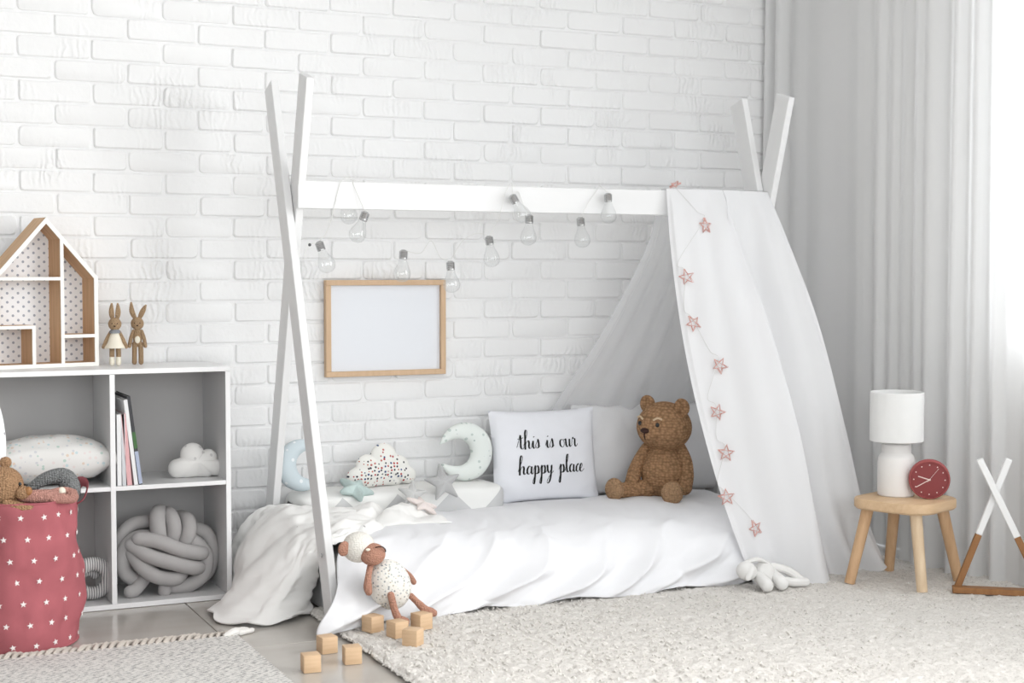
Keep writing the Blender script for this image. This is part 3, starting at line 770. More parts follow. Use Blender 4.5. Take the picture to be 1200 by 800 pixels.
# lettering: pen strokes laid on the pillow front
def _arc(cx, cy, rx, ry, a0, a1, n=7): return [(cx+rx*math.cos(R(a0+(a1-a0)*i/n)), cy+ry*math.sin(R(a0+(a1-a0)*i/n))) for i in range(n+1)]
GL = {
 't': ([[(-.25, .2), (.0, .95), (.28, 1.75), (.26, .6), (.3, .12), (.5, .0), (.75, .3)], [(-.1, 1.25), (.3, 1.3), (.62, 1.42)]], .72),
 'h': ([[(-.1, .35), (.25, 1.3), (.5, 2.1), (.38, 2.35), (.2, 1.9), (.12, .9), (.1, -.1)], [(.1, -.05), (.25, .7), (.5, 1.0), (.62, .75), (.58, .2), (.72, .0), (1.0, .3)]], .95),
 'i': ([[(-.05, .3), (.2, .95), (.17, .25), (.3, .0), (.6, .3)], [(.27, 1.38), (.31, 1.46), (.33, 1.4)]], .52),
 's': ([[(-.1, .25), (.2, .8), (.33, 1.12), (.42, .6), (.36, .12), (.12, .02), (.05, .16)], [(.38, .2), (.6, .25)]], .6),
 'o': ([_arc(.35, .48, .3, .48, 80, 460, 16), [(.5, .9), (.75, .95)]], .78),
 'u': ([[(-.05, .85), (.1, 1.0), (.12, .3), (.28, .0), (.5, .3), (.62, 1.0), (.6, .3), (.72, .0), (.95, .3)]], .95),
 'r': ([[(-.05, .35), (.12, 1.15), (.2, 1.0), (.42, .98), (.4, .3), (.52, .0), (.8, .35)]], .7),
 'a': ([[(.58, .85), (.35, 1.0), (.1, .65), (.08, .2), (.25, .0), (.48, .3), (.62, .95), (.58, .25), (.7, .0), (.92, .3)]], .88),
 'p': ([[(-.05, .35), (.2, 1.05), (.18, .2), (.08, -1.0), (.0, -1.25), (-.12, -1.0), (.1, -.2), (.3, .75), (.52, 1.0), (.64, .65), (.55, .15), (.32, .02), (.6, .05), (.85, .35)]], .86),
 'y': ([[(-.05, .85), (.08, 1.0), (.12, .35), (.3, .05), (.5, .4), (.62, 1.0), (.55, .0), (.35, -.95), (.1, -1.25), (.0, -1.0), (.3, -.4), (.9, .25)]], .9),
 'l': ([[(-.1, .3), (.2, 1.1), (.45, 2.0), (.36, 2.25), (.2, 1.8), (.14, .5), (.25, .0), (.55, .3)]], .48),
 'c': ([[(.5, .8), (.4, 1.0), (.12, .65), (.1, .2), (.3, .0), (.6, .3)]], .55),
 'e': ([[(-.05, .3), (.3, .5), (.45, .85), (.3, 1.02), (.1, .6), (.12, .15), (.35, .0), (.7, .35)]], .62)}
def write_word(g, txt, x, z, sc, wide=1.0):
    for ch in txt:
        if ch == ' ': x += .75*sc*wide; continue
        strokes, adv = GL[ch]
        g = G()
        for st in strokes:
            P_ = [Vector((x+(a+.0*b)*sc*wide, 0, z+b*sc)) for a, b in st]; n = max(8, len(P_)*5); pts = [crm(P_, i/n) for i in range(n+1)]
            L_ = []; 
            for i, p in enumerate(pts):
                d = (pts[min(i+1, n)]-pts[max(i-1, 0)]); d = d.normalized() if d.length > 1e-7 else Vector((1, 0, 0))
                wdt = sc*(.034+.085*max(0, -d.z)**1.5)
                nn = Vector((-d.z, 0, d.x)) if True else None
                for sg in (-1, 1):
                    q = p+nn*wdt*sg; u = q.x/(TW/2); v = (q.z)/(TH/2)
                    s_ = pfn(u/(1-.045*(1-v*v)), v/(1-.045*(1-u*u)), 1); L_.append((q.x, s_.y-.0012, q.z+TH/2*.97))
            g.add(L_, [(2*i, 2*i+1, 2*i+3, 2*i+2) for i in range(n)])
        g.build('letter', 'ink', tp, smooth=False)
        x += adv*sc*wide
    return x
write_word(None, 'this is our', -.112, .024, .0275, 1.03)
write_word(None, 'happy place', -.116, -.064, .0275, 1.05)
def plain_pillow(name, label, loc, rot, w_, h_, t_, m, seed, **kw):
    r_ = thing(name, label, 'pillow', loc, rot); g = G(); pillow(g, w_, h_, t_, seed, **kw)
    g.v = [(x, y, z+h_/2*.97) for x, y, z in g.v]; g.build('cushion', m, r_, ang=60, weld=True)
    return r_
plain_pillow('pillow', 'plain pale grey pillow between the lettered pillow and the brown bear', (2.63, -.095, .207), (R(-7), 0, 0), .37, .33, .10, 'pillow_grey', 4, pinch=.035)
plain_pillow('pillow', 'plain grey pillow in shade behind the right side of the brown bear', (2.92, -.125, .205), (R(-8), 0, R(-6)), .34, .33, .10, 'pillow_grey', 9, pinch=.035)

# ================================================================== CUSHION TOYS ON THE QUILT
def crescent(name, label, c, rad, thick, a0, a1, m, squash=.55, lean=8):
    r_ = thing(name, label, 'cushion', c)
    pts = []; rd = []
    n = 40
    for i in range(n+1):
        t = i/n; a = R(a0+(a1-a0)*t); w_ = math.sin(math.pi*t)**.6
        rr = rad-thick*(.1+.9*w_); pts.append((rr*math.cos(a), 0, rad+rr*math.sin(a))); rd.append(max(.002, thick*w_))
    pts = [(x, y+z*math.tan(R(lean)), z) for x, y, z in pts]
    G().tube(pts, rd, 18, True, squash, (0, 1, 0)).build('stuffed_crescent', m, r_, ang=180)
    return r_
crescent('moon_cushion', 'pale blue crescent cushion with white spots behind the left bed poles', (1.425, -.140, .290), .086, .033, 42, 322, 'blue', .8, 6)
crescent('moon_cushion', 'pale mint crescent cushion with grey dots next to the lettered pillow', (2.005, -.135, .289), .101, .040, -157, 162, 'mintpale', .7, 6)
class RF:
    def __init__(s, fn):
        s.fn = fn; s.rm = max(fn(k*.05) for k in range(126))
    def __call__(s, t): return s.fn(t)
def union_circles(cs, base):
    """outline radius of a union of circles seen from the origin, cut flat at z=-base"""
    def f(t):
        c, s_ = math.cos(t), math.sin(t); best = 0
        for x, z, r_ in cs:
            b = x*c+z*s_; d = r_*r_-(x*x+z*z-b*b)
            if d > 0: best = max(best, b+math.sqrt(d))
        if s_ < -1e-3: best = min(best, (base+.006*abs(c))/(-s_))
        return best
    return RF(f)
def starf(r0, r1, n=5, rot=90, k=1.0):
    def f(t):
        a = (t-R(rot)) % (2*math.pi/n); h = math.pi/n; a = abs(a-h)         # 0 at valley, h at tip
        # straight edges between tip and valley, slightly rounded
        x0, y0 = r1, 0; x1, y1 = r0*math.cos(h), r0*math.sin(h)
        den = math.sin(a)*(x1-x0)-math.cos(a)*(y1-y0)
        rr = (x0*(y1-y0)*-1)/den if abs(den) > 1e-9 else r1
        return min(abs(rr), r0*(.93 if h-a < .05 else 1))
    return RF(f)
r_ = thing('cloud_cushion', 'cream cloud cushion with red and navy dots at the middle of the quilt', 'cushion', (1.70, -.125, .291), (R(-5), 0, R(4)))
cf = union_circles([(-.088, -.028, .034), (-.048, .008, .040), (.012, .034, .048), (.062, -.004, .044), (.098, -.030, .030), (0, -.02, .045), (.035, -.02, .05), (-.04, -.025, .04)], .058)
G().inflate(cf, .035, (0, 0, .060), None, 9, 120).build('stuffed_cloud', 'cloudspot', r_, ang=60, weld=True)
def star_toy(label, c, r0, r1, h, rot, m, tilt=(0, 0, 0), name='star_cushion', cat='cushion'):
    r_ = thing(name, label, cat, c, tilt)
    G().inflate(starf(r0, r1, 5, rot), h, (0, 0, 0), None, 8, 120).build('stuffed_star', m, r_, ang=60, weld=True); return r_
star_toy('grey knitted star leaning on the quilt below the mint crescent', (1.858, -.285, .312), .072, .030, .016, 97, 'greystar', (R(-24), R(3), 0))
star_toy('small light grey star half hidden in the muslin left of the grey knitted star', (1.745, -.300, .283), .055, .024, .013, 80, 'greystar2', (R(-35), 0, 0))
star_toy('pale pink star lying flat in front of the small light grey star', (1.742, -.40, .262), .062, .026, .012, 70, 'pinkstar', (R(-66), R(12), R(20)))
star_toy('mint green fluffy star between the front bed pole and the cloud cushion', (1.575, -.225, .300), .068, .036, .020, 60, 'mint', (R(-62), R(10), 0))

# ================================================================== BROWN BEAR
def rootp(name, label, cat, loc, rz, m=None): return thing(name, label, cat, loc, (0, 0, R(rz)))
bear = thing('teddy_bear', 'brown crocheted teddy bear sitting against the pillows on the bed', 'teddy bear', (2.700, -.285, .214), (0, 0, R(-54)))
def shape_body(v):
    k = 1-.28*max(0, v.z/.10); return Vector((v.x*k, v.y*k, v.z))
G().ell((0, 0, .098), (.086, .076, .108), None, 36, 24, shape_body).build('body', 'bear', bear)
hd = G().ell((0, 0, 0), (.092, .084, .080), None, 40, 26, lambda v: Vector((v.x*(1+.06*(-v.z/.08)), v.y, v.z))).build('head', 'bear', bear)
hd.location = (.004, -.012, .250); hd.rotation_euler = (0, R(1), R(-17)); hd.scale = (1.10, 1.08, 1.08)
G().ell((0, -.072, -.020), (.036, .024, .028), None, 24, 14).build('muzzle', 'bear', hd)
G().ell((0, -.096, -.008), (.017, .008, .009), None, 16, 10).build('nose', 'nose', hd)
G().tube([(0, -.097, -.014), (0, -.098, -.026), (0, -.093, -.036)], .0022, 6).build('mouth', 'nose', hd)
for s_ in (-1, 1):
    G().ell((s_*.036, -.0775, .012), (.0075, .005, .0075), None, 14, 10).build('eye', 'eye', hd)
    G().tube(curve([(s_*.022, -.081, .026), (s_*.036, -.077, .034), (s_*.050, -.072, .030)], 8), .0032, 6).build('eyebrow', 'brow', hd)
    G().ell((s_*.071, -.002, .066), (.030, .016, .030), Ry(s_*28), 22, 14, lambda v: Vector((v.x, v.y*(.6 if v.y < 0 else 1)+.006*(1-(v.x**2+v.z**2)/.0009), v.z))).build('ear', 'bear', hd)
arm = [(.062, -.012, .170), (.082, -.026, .13), (.092, -.05, .085), (.090, -.072, .050)]
G().capsule(curve([(-x, y, z) for x, y, z in arm], 12), [.020+.008*i/12 for i in range(13)], 14).build('arm', 'bear', bear)
G().capsule(curve([(.060, .004, .175), (.084, -.006, .13), (.092, -.018, .08), (.088, -.03, .042)], 12), [.019+.009*i/12 for i in range(13)], 14).build('arm', 'bear', bear)
for s_ in (-1, 1):
    ex = .030 if s_ < 0 else 0
    G().capsule(curve([(s_*.045, -.035, .032), (s_*(.068+ex*.4), -.085, .030), (s_*(.085+ex), -.128-ex*.5, .030)], 8), [.034, .033, .031, .029, .028, .027, .027, .027, .027], 14).build('leg', 'bear', bear)
    G().ell((s_*(.090+ex), -.142-ex*.5, .036), (.038, .026, .040), Rz(s_*18), 24, 16).build('foot', 'bear_foot', bear)

# ================================================================== SHEEP DOLL
sh = thing('sheep_doll', 'knitted sheep doll with rose-brown face and speckled body leaning on the duvet hem', 'sheep toy', (1.42, -.90, .02))
def B(g, name, m, par=sh, **k):
    g.v = [(x-.074, y+.004, z+.010) for x, y, z in g.v]; return g.build(name, m, par, world=True, **k)
B(G().ell((1.508, -.925, .124), (.060, .052, .073), Ry(-24), 28, 20), 'body', 'boucle')
hd = B(G().ell((1.425, -.905, .232), (.046, .044, .043), None, 26, 18), 'head', 'lamb')
B(G().ell((1.455, -.938, .215), (.037, .030, .031), Rz(12), 26, 18), 'face', 'pinkbrown', hd)
B(G().ell((1.377, -.922, .234), (.017, .009, .021), Ry(14), 16, 10), 'ear', 'pinkbrown', hd)
B(G().tube(curve([(1.452, -.966, .239), (1.470, -.968, .240), (1.484, -.958, .230), (1.486, -.954, .222)], 8), .0018, 5), 'mouth', 'nose', hd)
B(G().ell((1.432, -.963, .234), (.007, .004, .004), None, 10, 6), 'eye', 'cream', hd)
B(G().capsule(curve([(1.452, -.93, .188), (1.436, -.955, .16), (1.432, -.96, .132), (1.435, -.96, .116)], 10), [.0085, .009, .009, .009, .0095, .0105, .0115, .012, .012, .011, .010], 12), 'arm', 'pinkbrown')
B(G().capsule(curve([(1.556, -.885, .158), (1.578, -.90, .138), (1.585, -.915, .122)], 8), .008, 10), 'arm', 'pinkbrown')
B(G().capsule(curve([(1.494, -.975, .105), (1.498, -.990, .07), (1.508, -.99, .045), (1.513, -.992, .037), (1.530, -.995, .032)], 12), [.010, .010, .010, .010, .0105, .011, .011, .012, .013, .0135, .0135, .013, .011], 12), 'leg', 'pinkbrown')
B(G().capsule(curve([(1.565, -.945, .090), (1.583, -.955, .070), (1.602, -.965, .050), (1.622, -.97, .042)], 12), [.009, .009, .009, .009, .010, .011, .011, .012, .013, .0135, .0135, .013, .011], 12), 'leg', 'pinkbrown')

# ================================================================== WHITE PLUSH AT THE CANOPY HEM
pl = thing('white_plush_rabbit', 'floppy white plush rabbit slumped on the rug at the canopy hem', 'plush toy', (2.66, -.93, .018))
def B2(g, name, m='white_plush', par=pl): return g.build(name, m, par, world=True)
B2(G().ell((2.668, -.945, .062), (.036, .032, .042), None, 22, 16), 'body')
h2 = B2(G().ell((2.600, -.95, .078), (.034, .030, .029), Ry(20), 22, 16), 'head')
B2(G().capsule(curve([(2.60, -.94, .102), (2.64, -.95, .112), (2.675, -.955, .098)], 8), [.008, .010, .011, .012, .012, .011, .010, .009, .008], 10, .6), 'ear', par=h2)
B2(G().capsule(curve([(2.61, -.955, .100), (2.60, -.975, .088), (2.585, -.98, .062)], 8), [.007, .009, .010, .011, .012, .011, .010, .009, .008], 10, .6), 'ear', par=h2)
for x, y in ((2.642, -.985), (2.697, -.985)): B2(G().capsule([(x, y+.03, .06), (x, y, .047), (x+.002, y-.012, .038)], [.017, .020, .0205], 14), 'leg')
B2(G().capsule(curve([(2.70, -.945, .082), (2.745, -.955, .07), (2.79, -.965, .040)], 8), .013, 10), 'arm')
B2(G().capsule(curve([(2.72, -.96, .040), (2.76, -.975, .034), (2.80, -.98, .032)], 8), [.014]*9, 10), 'arm')

# ================================================================== WOODEN BLOCKS
BK = [(1.112, -1.222, 0, 20, 'wooden block nearest the camera, leftmost on the bare floor'), (1.207, -1.060, 0, 30, 'wooden block on the bare floor, closest to the duvet corner'),
      (1.232, -1.190, 0, 17, 'wooden block on the bare floor nearest to the shaggy rug edge'), (1.370, -.962, 0, 45, 'wooden block on the rug, leftmost of the four there'),
      (1.409, -1.050, 0, 40, 'wooden block on the rug behind the front one, between the others'), (1.414, -1.153, 0, 68, 'frontmost wooden block of the four on the rug'),
      (1.502, -.992, 0, 42, 'wooden block on the rug next to the right foot of the sheep doll')]
proto = None
for i, (x, y, _, rz, lab) in enumerate(BK):
    if proto is None: o = proto = G().box((0, 0, .022), (.044, .044, .044), None, .0016, 2).build('wooden_block', 'block')
    else: o = proto.copy(); col.objects.link(o)
    o.location = (x, y, .0005 if x < 1.29 else .0185); o.rotation_euler = (0, 0, R(rz-25)); tag(o, lab, 'block', 'small wooden blocks')

# ================================================================== STOOL, LAMP, CLOCK
stool = thing('wooden_stool', 'low pale wooden stool with a thick rounded seat and four splayed legs', 'stool', (3.128, -1.055, .017), (0, 0, R(21)))
def rsq(hw, rc, n=8):
    out = []
    for cx, cy, a0 in ((1, 1, 0), (-1, 1, 90), (-1, -1, 180), (1, -1, 270)):
        for i in range(n+1): t = R(a0+90*i/n); out.append((cx*(hw-rc)+rc*math.cos(t), cy*(hw-rc)+rc*math.sin(t)))
    return out
def slab(g, hw, rc, z0, z1, ch=.006):
    prof = [(hw-ch, z0), (hw, z0+ch), (hw, z1-ch), (hw-ch*.35, z1-ch*.3), (hw-ch*1.3, z1)]
    n = len(rsq(hw, rc)); vs = []
    for h_, z in prof: vs += [(x, y, z) for x, y in rsq(h_, rc-(hw-h_))]
    fs = [tuple(range(n-1, -1, -1)), tuple((len(prof)-1)*n+i for i in range(n))]
    for k in range(len(prof)-1):
        for i in range(n): fs.append((k*n+i, k*n+(i+1) % n, (k+1)*n+(i+1) % n, (k+1)*n+i))
    return g.add(vs, fs)
ST = .272
slab(G(), .137, .080, ST-.034, ST).build('seat', 'oak_light', stool, ang=40)
for sx, sy, m in ((-1, -1, 'leg_wood'), (1, -1, 'leg_pale'), (-1, 1, 'leg_wood'), (1, 1, 'leg_wood')): pass
legs = [((-.092, .068), (-.158, .100)), ((.0, 0), (0, 0))]
def toloc(x, y): v = Vector((x-3.128, y+1.055, 0)); v.rotate(Euler((0, 0, R(-21)))); return v.x, v.y
for (fx, fy), m in (((2.955, -1.00), 'leg_wood'), ((3.078, -1.200), 'leg_pale'), ((3.205, -.885), 'leg_wood'), ((3.300, -1.112), 'leg_wood')):
    bx, by = toloc(fx, fy); tx = math.copysign(.083, bx); ty = math.copysign(.083, by)
    g = G().tube([(bx, by, 0), (bx+(tx-bx)*.5, by+(ty-by)*.5, .12), (tx, ty, ST-.03)], [.0165, .0175, .019], 18); g.build('leg', m, stool, ang=50)
lz = .017+ST
lp = thing('table_lamp', 'white table lamp with drum shade and bottle-shaped ceramic base on the stool', 'lamp', (3.128, -1.01, lz))
G().lathe([(0, 0), (.054, 0), (.058, .004), (.0585, .06), (.0585, .105), (.0565, .122), (.053, .130), (.049, .134), (.0465, .138), (.0465, .162), (.044, .166), (.04, .168), (0, .168)], n=40).build('ceramic_base', 'ceramic', lp, ang=40)
G().lathe([(0, .165), (.006, .165), (.006, .20), (0, .20)], n=14).build('socket', 'chrome', lp)
G().tube([(.0, -.0, .187), (-.014, -.012, .187)], .004, 8).build('switch', 'dark', lp)
g = G().lathe([(.083, .176), (.083, .332)], n=48); 
shd = G(); shd.v = []; prof = [(.0815, .176), (.083, .1755), (.0845, .177), (.0845, .331), (.083, .3325), (.0815, .331)]
n = 48
vs = []; 
for r0, z0 in prof:
    for k in range(n): t = 2*math.pi*k/n; vs.append((r0*math.cos(t), r0*math.sin(t), z0))
fs = []
for i in range(len(prof)):
    j = (i+1) % len(prof)
    for k in range(n): fs.append((i*n+k, i*n+(k+1) % n, j*n+(k+1) % n, j*n+k))
shd.add(vs, fs).build('lamp_shade', 'shade', lp, ang=40)
g = G()
for k in range(3): a = R(120*k); g.tube([(0, 0, .2), (.082*math.cos(a), .082*math.sin(a), .2)], .0015, 6)
g.build('shade_ring', 'chrome', lp)
ck = thing('desk_clock', 'small round dark red clock with cream hands leaning on the lamp base', 'clock', (3.170, -1.118, lz+.0645), (R(8), 0, R(-38)))
G().lathe([(0, .018), (.050, .018), (.060, .012), (.0635, .002), (.0635, -.012), (.061, -.0155), (.058, -.0155), (.0575, -.010), (0, -.010)], rot=Rx(-90), n=48).build('case', 'clock', ck, ang=40)
G().lathe([(0, 0), (.057, 0), (.057, .001), (0, .001)], (0, -.0112, 0), 40, Rx(-90)).build('dial', 'clockface', ck, smooth=False)
def chand(a, l, w_, back, nm='clock_hand'):
    d = Vector((math.sin(R(a)), 0, math.cos(R(a)))); G().beam(d*-back+Vector((0, -.0135, 0)), d*l+Vector((0, -.0135, 0)), w_, .0008, Vector((math.cos(R(a)), 0, -math.sin(R(a)))), 0).build(nm, 'clockhand', ck, smooth=False)
chand(287, .036, .0032, .004, 'hour_hand'); chand(238, .046, .0026, .004, 'minute_hand'); chand(37, .046, .0009, .010, 'second_hand')
G().lathe([(0, 0), (.003, 0), (.003, .002), (0, .002)], (0, -.0132, 0), 12, Rx(90)).build('hand_pin', 'clockhand', ck)
for k in range(12):
    a = R(30*k); G().lathe([(0, 0), (.0021, 0), (.0021, .0006), (0, .0006)], (.0475*math.sin(a), -.0124, .0475*math.cos(a)), 8, Rx(90)).build('hour_mark', 'clockhand', ck, smooth=False)

# ================================================================== CROSSED STICK HOLDER
xo = thing('crossed_stick_holder', 'brown wooden triangle stand with white-painted crossed tops on the rug at right', 'stand', (3.25, -1.32, .018))
e = Vector((.787, -.616, 0)); nrm_ = Vector((.616, .787, 0)); A0 = Vector((3.170, -1.245, .018)); 
LB, HB = .262, .415
def stick(s0, s1, off, split):
    a = A0+e*s0+nrm_*off+Vector((0, 0, .010)); b = A0+e*s1+nrm_*off+Vector((0, 0, HB)); m_ = a.lerp(b, split)
    o = G().beam(a, m_, .020, .020, e).build('stick', 'teak', xo, world=True)
    G().beam(m_, b, .0204, .0204, e).build('painted_end', 'white', o, world=True)
stick(.004, .152, .012, .42); stick(LB-.004, .064, -.012, .42)
G().beam(A0+e*-.01+Vector((0, 0, .009)), A0+e*(LB+.012)+Vector((0, 0, .009)), .044, .018, nrm_).build('base_bar', 'teak', xo, world=True)

# ================================================================== SHELF UNIT
sf = thing('shelf_unit', 'white open cube shelf unit standing against the brick wall', 'shelf', (.8, -.16, 0))
SX1 = 1.144; SX0 = SX1-.705-.355+.0; T = .0148
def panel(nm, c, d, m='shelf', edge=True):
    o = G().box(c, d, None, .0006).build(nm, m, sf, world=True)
    if m == 'shelf': G().box((c[0], c[1]-d[1]/2-.0006, c[2]), (d[0], .0016, d[2]), None, .0004).build('lit_edge', 'white', o, world=True)  # white strip added so the front edge looks lit against the shade-greyed board
SF, SB = -.312, -.018; dep = SB-SF; ym = (SF+SB)/2
xs_ = [SX1-T/2, SX1-T/2-.3465, SX1-T/2-2*.3465]
panel('top_board', ((xs_[0]+xs_[2])/2, ym, .7085), (2*.3465+T, dep, .0118+.003), 'white')
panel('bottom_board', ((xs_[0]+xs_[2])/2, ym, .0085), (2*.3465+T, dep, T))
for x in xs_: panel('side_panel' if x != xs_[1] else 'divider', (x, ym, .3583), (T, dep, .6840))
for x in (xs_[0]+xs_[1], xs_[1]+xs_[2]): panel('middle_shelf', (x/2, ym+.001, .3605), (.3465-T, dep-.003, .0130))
panel('back_panel', ((xs_[0]+xs_[2])/2, SB+.0045, .355), (2*.3465+T-.002, .004, .70), 'shelfback_shaded')
ZT = .716; ZM = .367; ZB = .016

# doll house
dh = thing('doll_house_shelf', 'open wooden house-shaped shelf with dotted back on top of the white shelf', 'doll house', (.784, -.128, ZT+.0005), (0, 0, R(14)))
HW, HZ, HA, DD, TT = .320, .272, .450, .095, .012     # width, eave, apex, depth; local x runs from -HW to 0
def hb(nm, poly, m='house_wood', y0=0.004, y1=None):
    o = G().prism(poly, y0, DD if y1 is None else y1).build(nm, m, dh, smooth=False)
    G().prism(poly, 0, .0042).build('front_edge', 'house_front', o, smooth=False); return o
mx_ = -HW/2
hb('base', [(-HW, 0), (0, 0), (0, TT), (-HW, TT)])
hb('side', [(0, TT), (0, HZ), (-TT, HZ), (-TT, TT)]); hb('side', [(-HW, TT), (-HW+TT, TT), (-HW+TT, HZ), (-HW, HZ)])
sl_ = (HA-HZ)/(HW/2); tv = TT*math.sqrt(1+sl_**2)
hb('roof', [(0, HZ), (mx_, HA), (mx_, HA-tv), (-TT, HZ-tv+TT*sl_), (-TT, HZ)]); hb('roof', [(-HW, HZ), (-HW+TT, HZ), (-HW+TT, HZ-tv+TT*sl_), (mx_, HA-tv), (mx_, HA)])
xd = -.118; hb('divider', [(xd, TT), (xd+TT*.85, TT), (xd+TT*.85, HA-tv-sl_*(xd+TT*.85-mx_)), (xd, HA-tv-sl_*(xd-mx_))])
hb('shelf_board', [(-HW+TT, .262), (xd, .262), (xd, .272), (-HW+TT, .272)])
hb('shelf_board', [(xd+TT*.85, .088), (-TT, .088), (-TT, .098), (xd+TT*.85, .098)])
hb('box_side', [(-.207, TT), (-.197, TT), (-.197, .118), (-.207, .118)]); hb('box_top', [(-HW+TT, .118), (-.197, .118), (-.197, .128), (-HW+TT, .128)])
G().prism([(-HW+.002, .002), (-.002, .002), (-.002, HZ-.004), (mx_, HA-.006), (-HW+.002, HZ-.004)], DD-.004, DD-.001).build('dotted_back', 'dots', dh, smooth=False)

# little rabbits
def rabbit(name, label, loc, rz, dress):
    r_ = thing(name, label, 'toy rabbit', loc, (0, 0, R(rz)))
    H_ = .150 if not dress else .146
    hd = G().ell((0, -.002, .128), (.020, .018, .020), None, 20, 14).build('head', 'bunny', r_)
    for s_ in (-1, 1):
        pts = [(s_*.007, 0, .143), (s_*.010, 0, .165), (s_*.009, 0, .190)] if dress else [(s_*.006, 0, .143), (s_*.016, 0, .165), (s_*.026 if s_ > 0 else -.018, 0, .184 if s_ > 0 else .192)]
        G().capsule(curve(pts, 8), [.004, .006, .0075, .008, .008, .0075, .006, .0045, .003], 12, .5, (0, 1, 0)).build('ear', 'bunny', hd)
        G().ell((s_*.008+.002, -.019, .130), (.0016, .0012, .0016), None, 8, 6).build('eye', 'nose', hd)
    G().ell((0.002, -.020, .122), (.003, .002, .002), None, 8, 6).build('nose', 'nose', hd)
    G().ell((0, 0, .085), (.014, .011, .030), None, 18, 12).build('body', 'bunny', r_)
    for s_ in (-1, 1):
        G().capsule(curve([(s_*.012, 0, .104), (s_*(.024 if dress else .020), -.003, .082), (s_*(.034 if dress else .024), -.005, .058)], 8), .0058, 10).build('arm', 'bunny', r_)
        lg = G().capsule([(s_*.009, 0, .065), (s_*.010, 0, .03), (s_*.010, -.001, .008)], [.008, .0075, .0078], 12).build('leg', 'bunny', r_)
        if dress: G().capsule([(s_*.010, 0, .026), (s_*.010, -.002, .0083)], [.0078, .0083], 12).build('sock', 'cream', lg)
    if dress:
        G().lathe([(.010, .106), (.015, .095), (.024, .070), (.033, .055), (.031, .054), (.022, .068), (.012, .092)], n=26).build('dress', 'cream', r_)
        G().lathe([(.010, .113), (.017, .106), (.018, .100), (.012, .104)], n=20).build('scarf', 'greyscarf', r_)
    else:
        G().ell((.001, -.011, .078), (.0085, .003, .0115), None, 14, 8).build('belly_patch', 'cream', r_)
rabbit('toy_rabbit', 'tan toy rabbit in a cream dress and grey scarf beside the doll house', (.832, -.135, ZT), -18, True)
rabbit('toy_rabbit', 'undressed tan toy rabbit with long spread ears, right of the dressed one', (.905, -.110, ZT), -18, False)

# books
def book(label, x, lean, th_, h_, dpt, m, y0=SF+.010):
    b = thing('book', label, 'book', (x, y0, ZM+.0005), (0, R(lean), 0), 'picture books in the shelf')
    g = G(); g.box((-th_/2+.0008, dpt/2, h_/2), (.0016, dpt, h_)); g.box((th_/2-.0008, dpt/2, h_/2), (.0016, dpt, h_)); g.box((0, .0010, h_/2), (th_, .0018, h_), None, .0004)
    g.build('cover', m, b, smooth=False)
    G().box((0, dpt/2+.0005, h_/2), (th_-.0034, dpt-.004, h_-.006)).build('pages', 'page', b, smooth=False); return b
book('thin white picture book nearest to the shelf divider', .8105, 0, .012, .213, .20, 'book_white')
book('pale grey book second from the shelf divider', .8245, -.8, .011, .214, .19, 'book_grey')
book('pink book leaning between the grey and the tall white book', .8405, -4.5, .014, .215, .20, 'book_pink')
book('tall white book leaning against the pink one', .8595, -6.5, .011, .258, .20, 'book_white')
b = book('tall dark book with green and blue spine leaning outermost', .8735, -7.2, .010, .268, .22, 'book_dark', SF+.012)
G().box((0, -.0003, .135), (.0104, .001, .05)).build('spine_patch', 'book_green', b, smooth=False); G().box((0, -.0003, .052), (.0104, .001, .098)).build('spine_patch', 'book_blue', b, smooth=False)

# cloud toy
r_ = thing('cloud_cushion', 'small white cloud cushion standing in the shelf beside the books', 'cushion', (1.062, -.205, ZM), (0, 0, R(-3)))
cf = union_circles([(-.057, -.024, .030), (-.012, .016, .038), (.037, .004, .029), (.062, -.026, .026), (0, -.02, .04), (.03, -.02, .035), (-.03, -.02, .035)], .052)
G().inflate(cf, .034, (0, 0, .054), None, 9, 120).build('stuffed_cloud', 'cloudgrey', r_, ang=60, weld=True)

# knot cushion
kn = thing('knot_cushion', 'big grey velour knot cushion of thick tubes in the lower shelf', 'cushion', (.965, -.19, ZB))
KR = .0228
def strand(pts, r_=KR, n=26): G().capsule(curve(pts, n), r_, 16).build('tube_strand', 'velvet', kn, world=True)
yk = -.205
strand([(.876, yk-.048, .196), (.93, yk-.062, .186), (1.0, yk-.062, .154), (1.058, yk-.048, .138), (1.075, yk-.02, .135)])
strand([(.858, yk-.030, .176), (.90, yk-.058, .145), (.97, yk-.066, .118), (1.035, yk-.055, .096), (1.068, yk-.02, .09)])
strand([(.860, yk-.015, .150), (.885, yk-.045, .108), (.93, yk-.055, .076), (.985, yk-.048, .066), (1.01, yk-.02, .08)])
strand([(.945, yk-.020, .165), (.936, yk-.032, .215), (.938, yk-.012, .258), (.955, yk+.03, .262)], .0245)
strand([(.975, yk-.015, .165), (.985, yk-.030, .215), (.980, yk-.008, .252), (.975, yk+.03, .255)], .0232)
strand([(1.010, yk-.015, .150), (1.030, yk-.030, .200), (1.033, yk-.008, .235), (1.02, yk+.03, .24)], .0235)
strand([(1.02, yk-.01, .175), (1.055, yk-.02, .165), (1.085, yk-.020, .120), (1.075, yk-.020, .065), (1.03, yk-.022, .036), (.985, yk-.02, .036)], .0235)
strand([(1.05, yk+.015, .205), (1.095, yk+.015, .185), (1.112, yk+.012, .125), (1.095, yk+.012, .066), (1.05, yk+.012, .040)], .0235)
strand([(.915, yk-.005, .19), (.872, yk-.005, .190), (.838, yk+.0, .150), (.838, yk+.0, .095), (.865, yk-.005, .065)], .0232)
strand([(.93, yk+.03, .235), (.87, yk+.03, .228), (.834, yk+.03, .185), (.834, yk+.03, .12)], .0215)
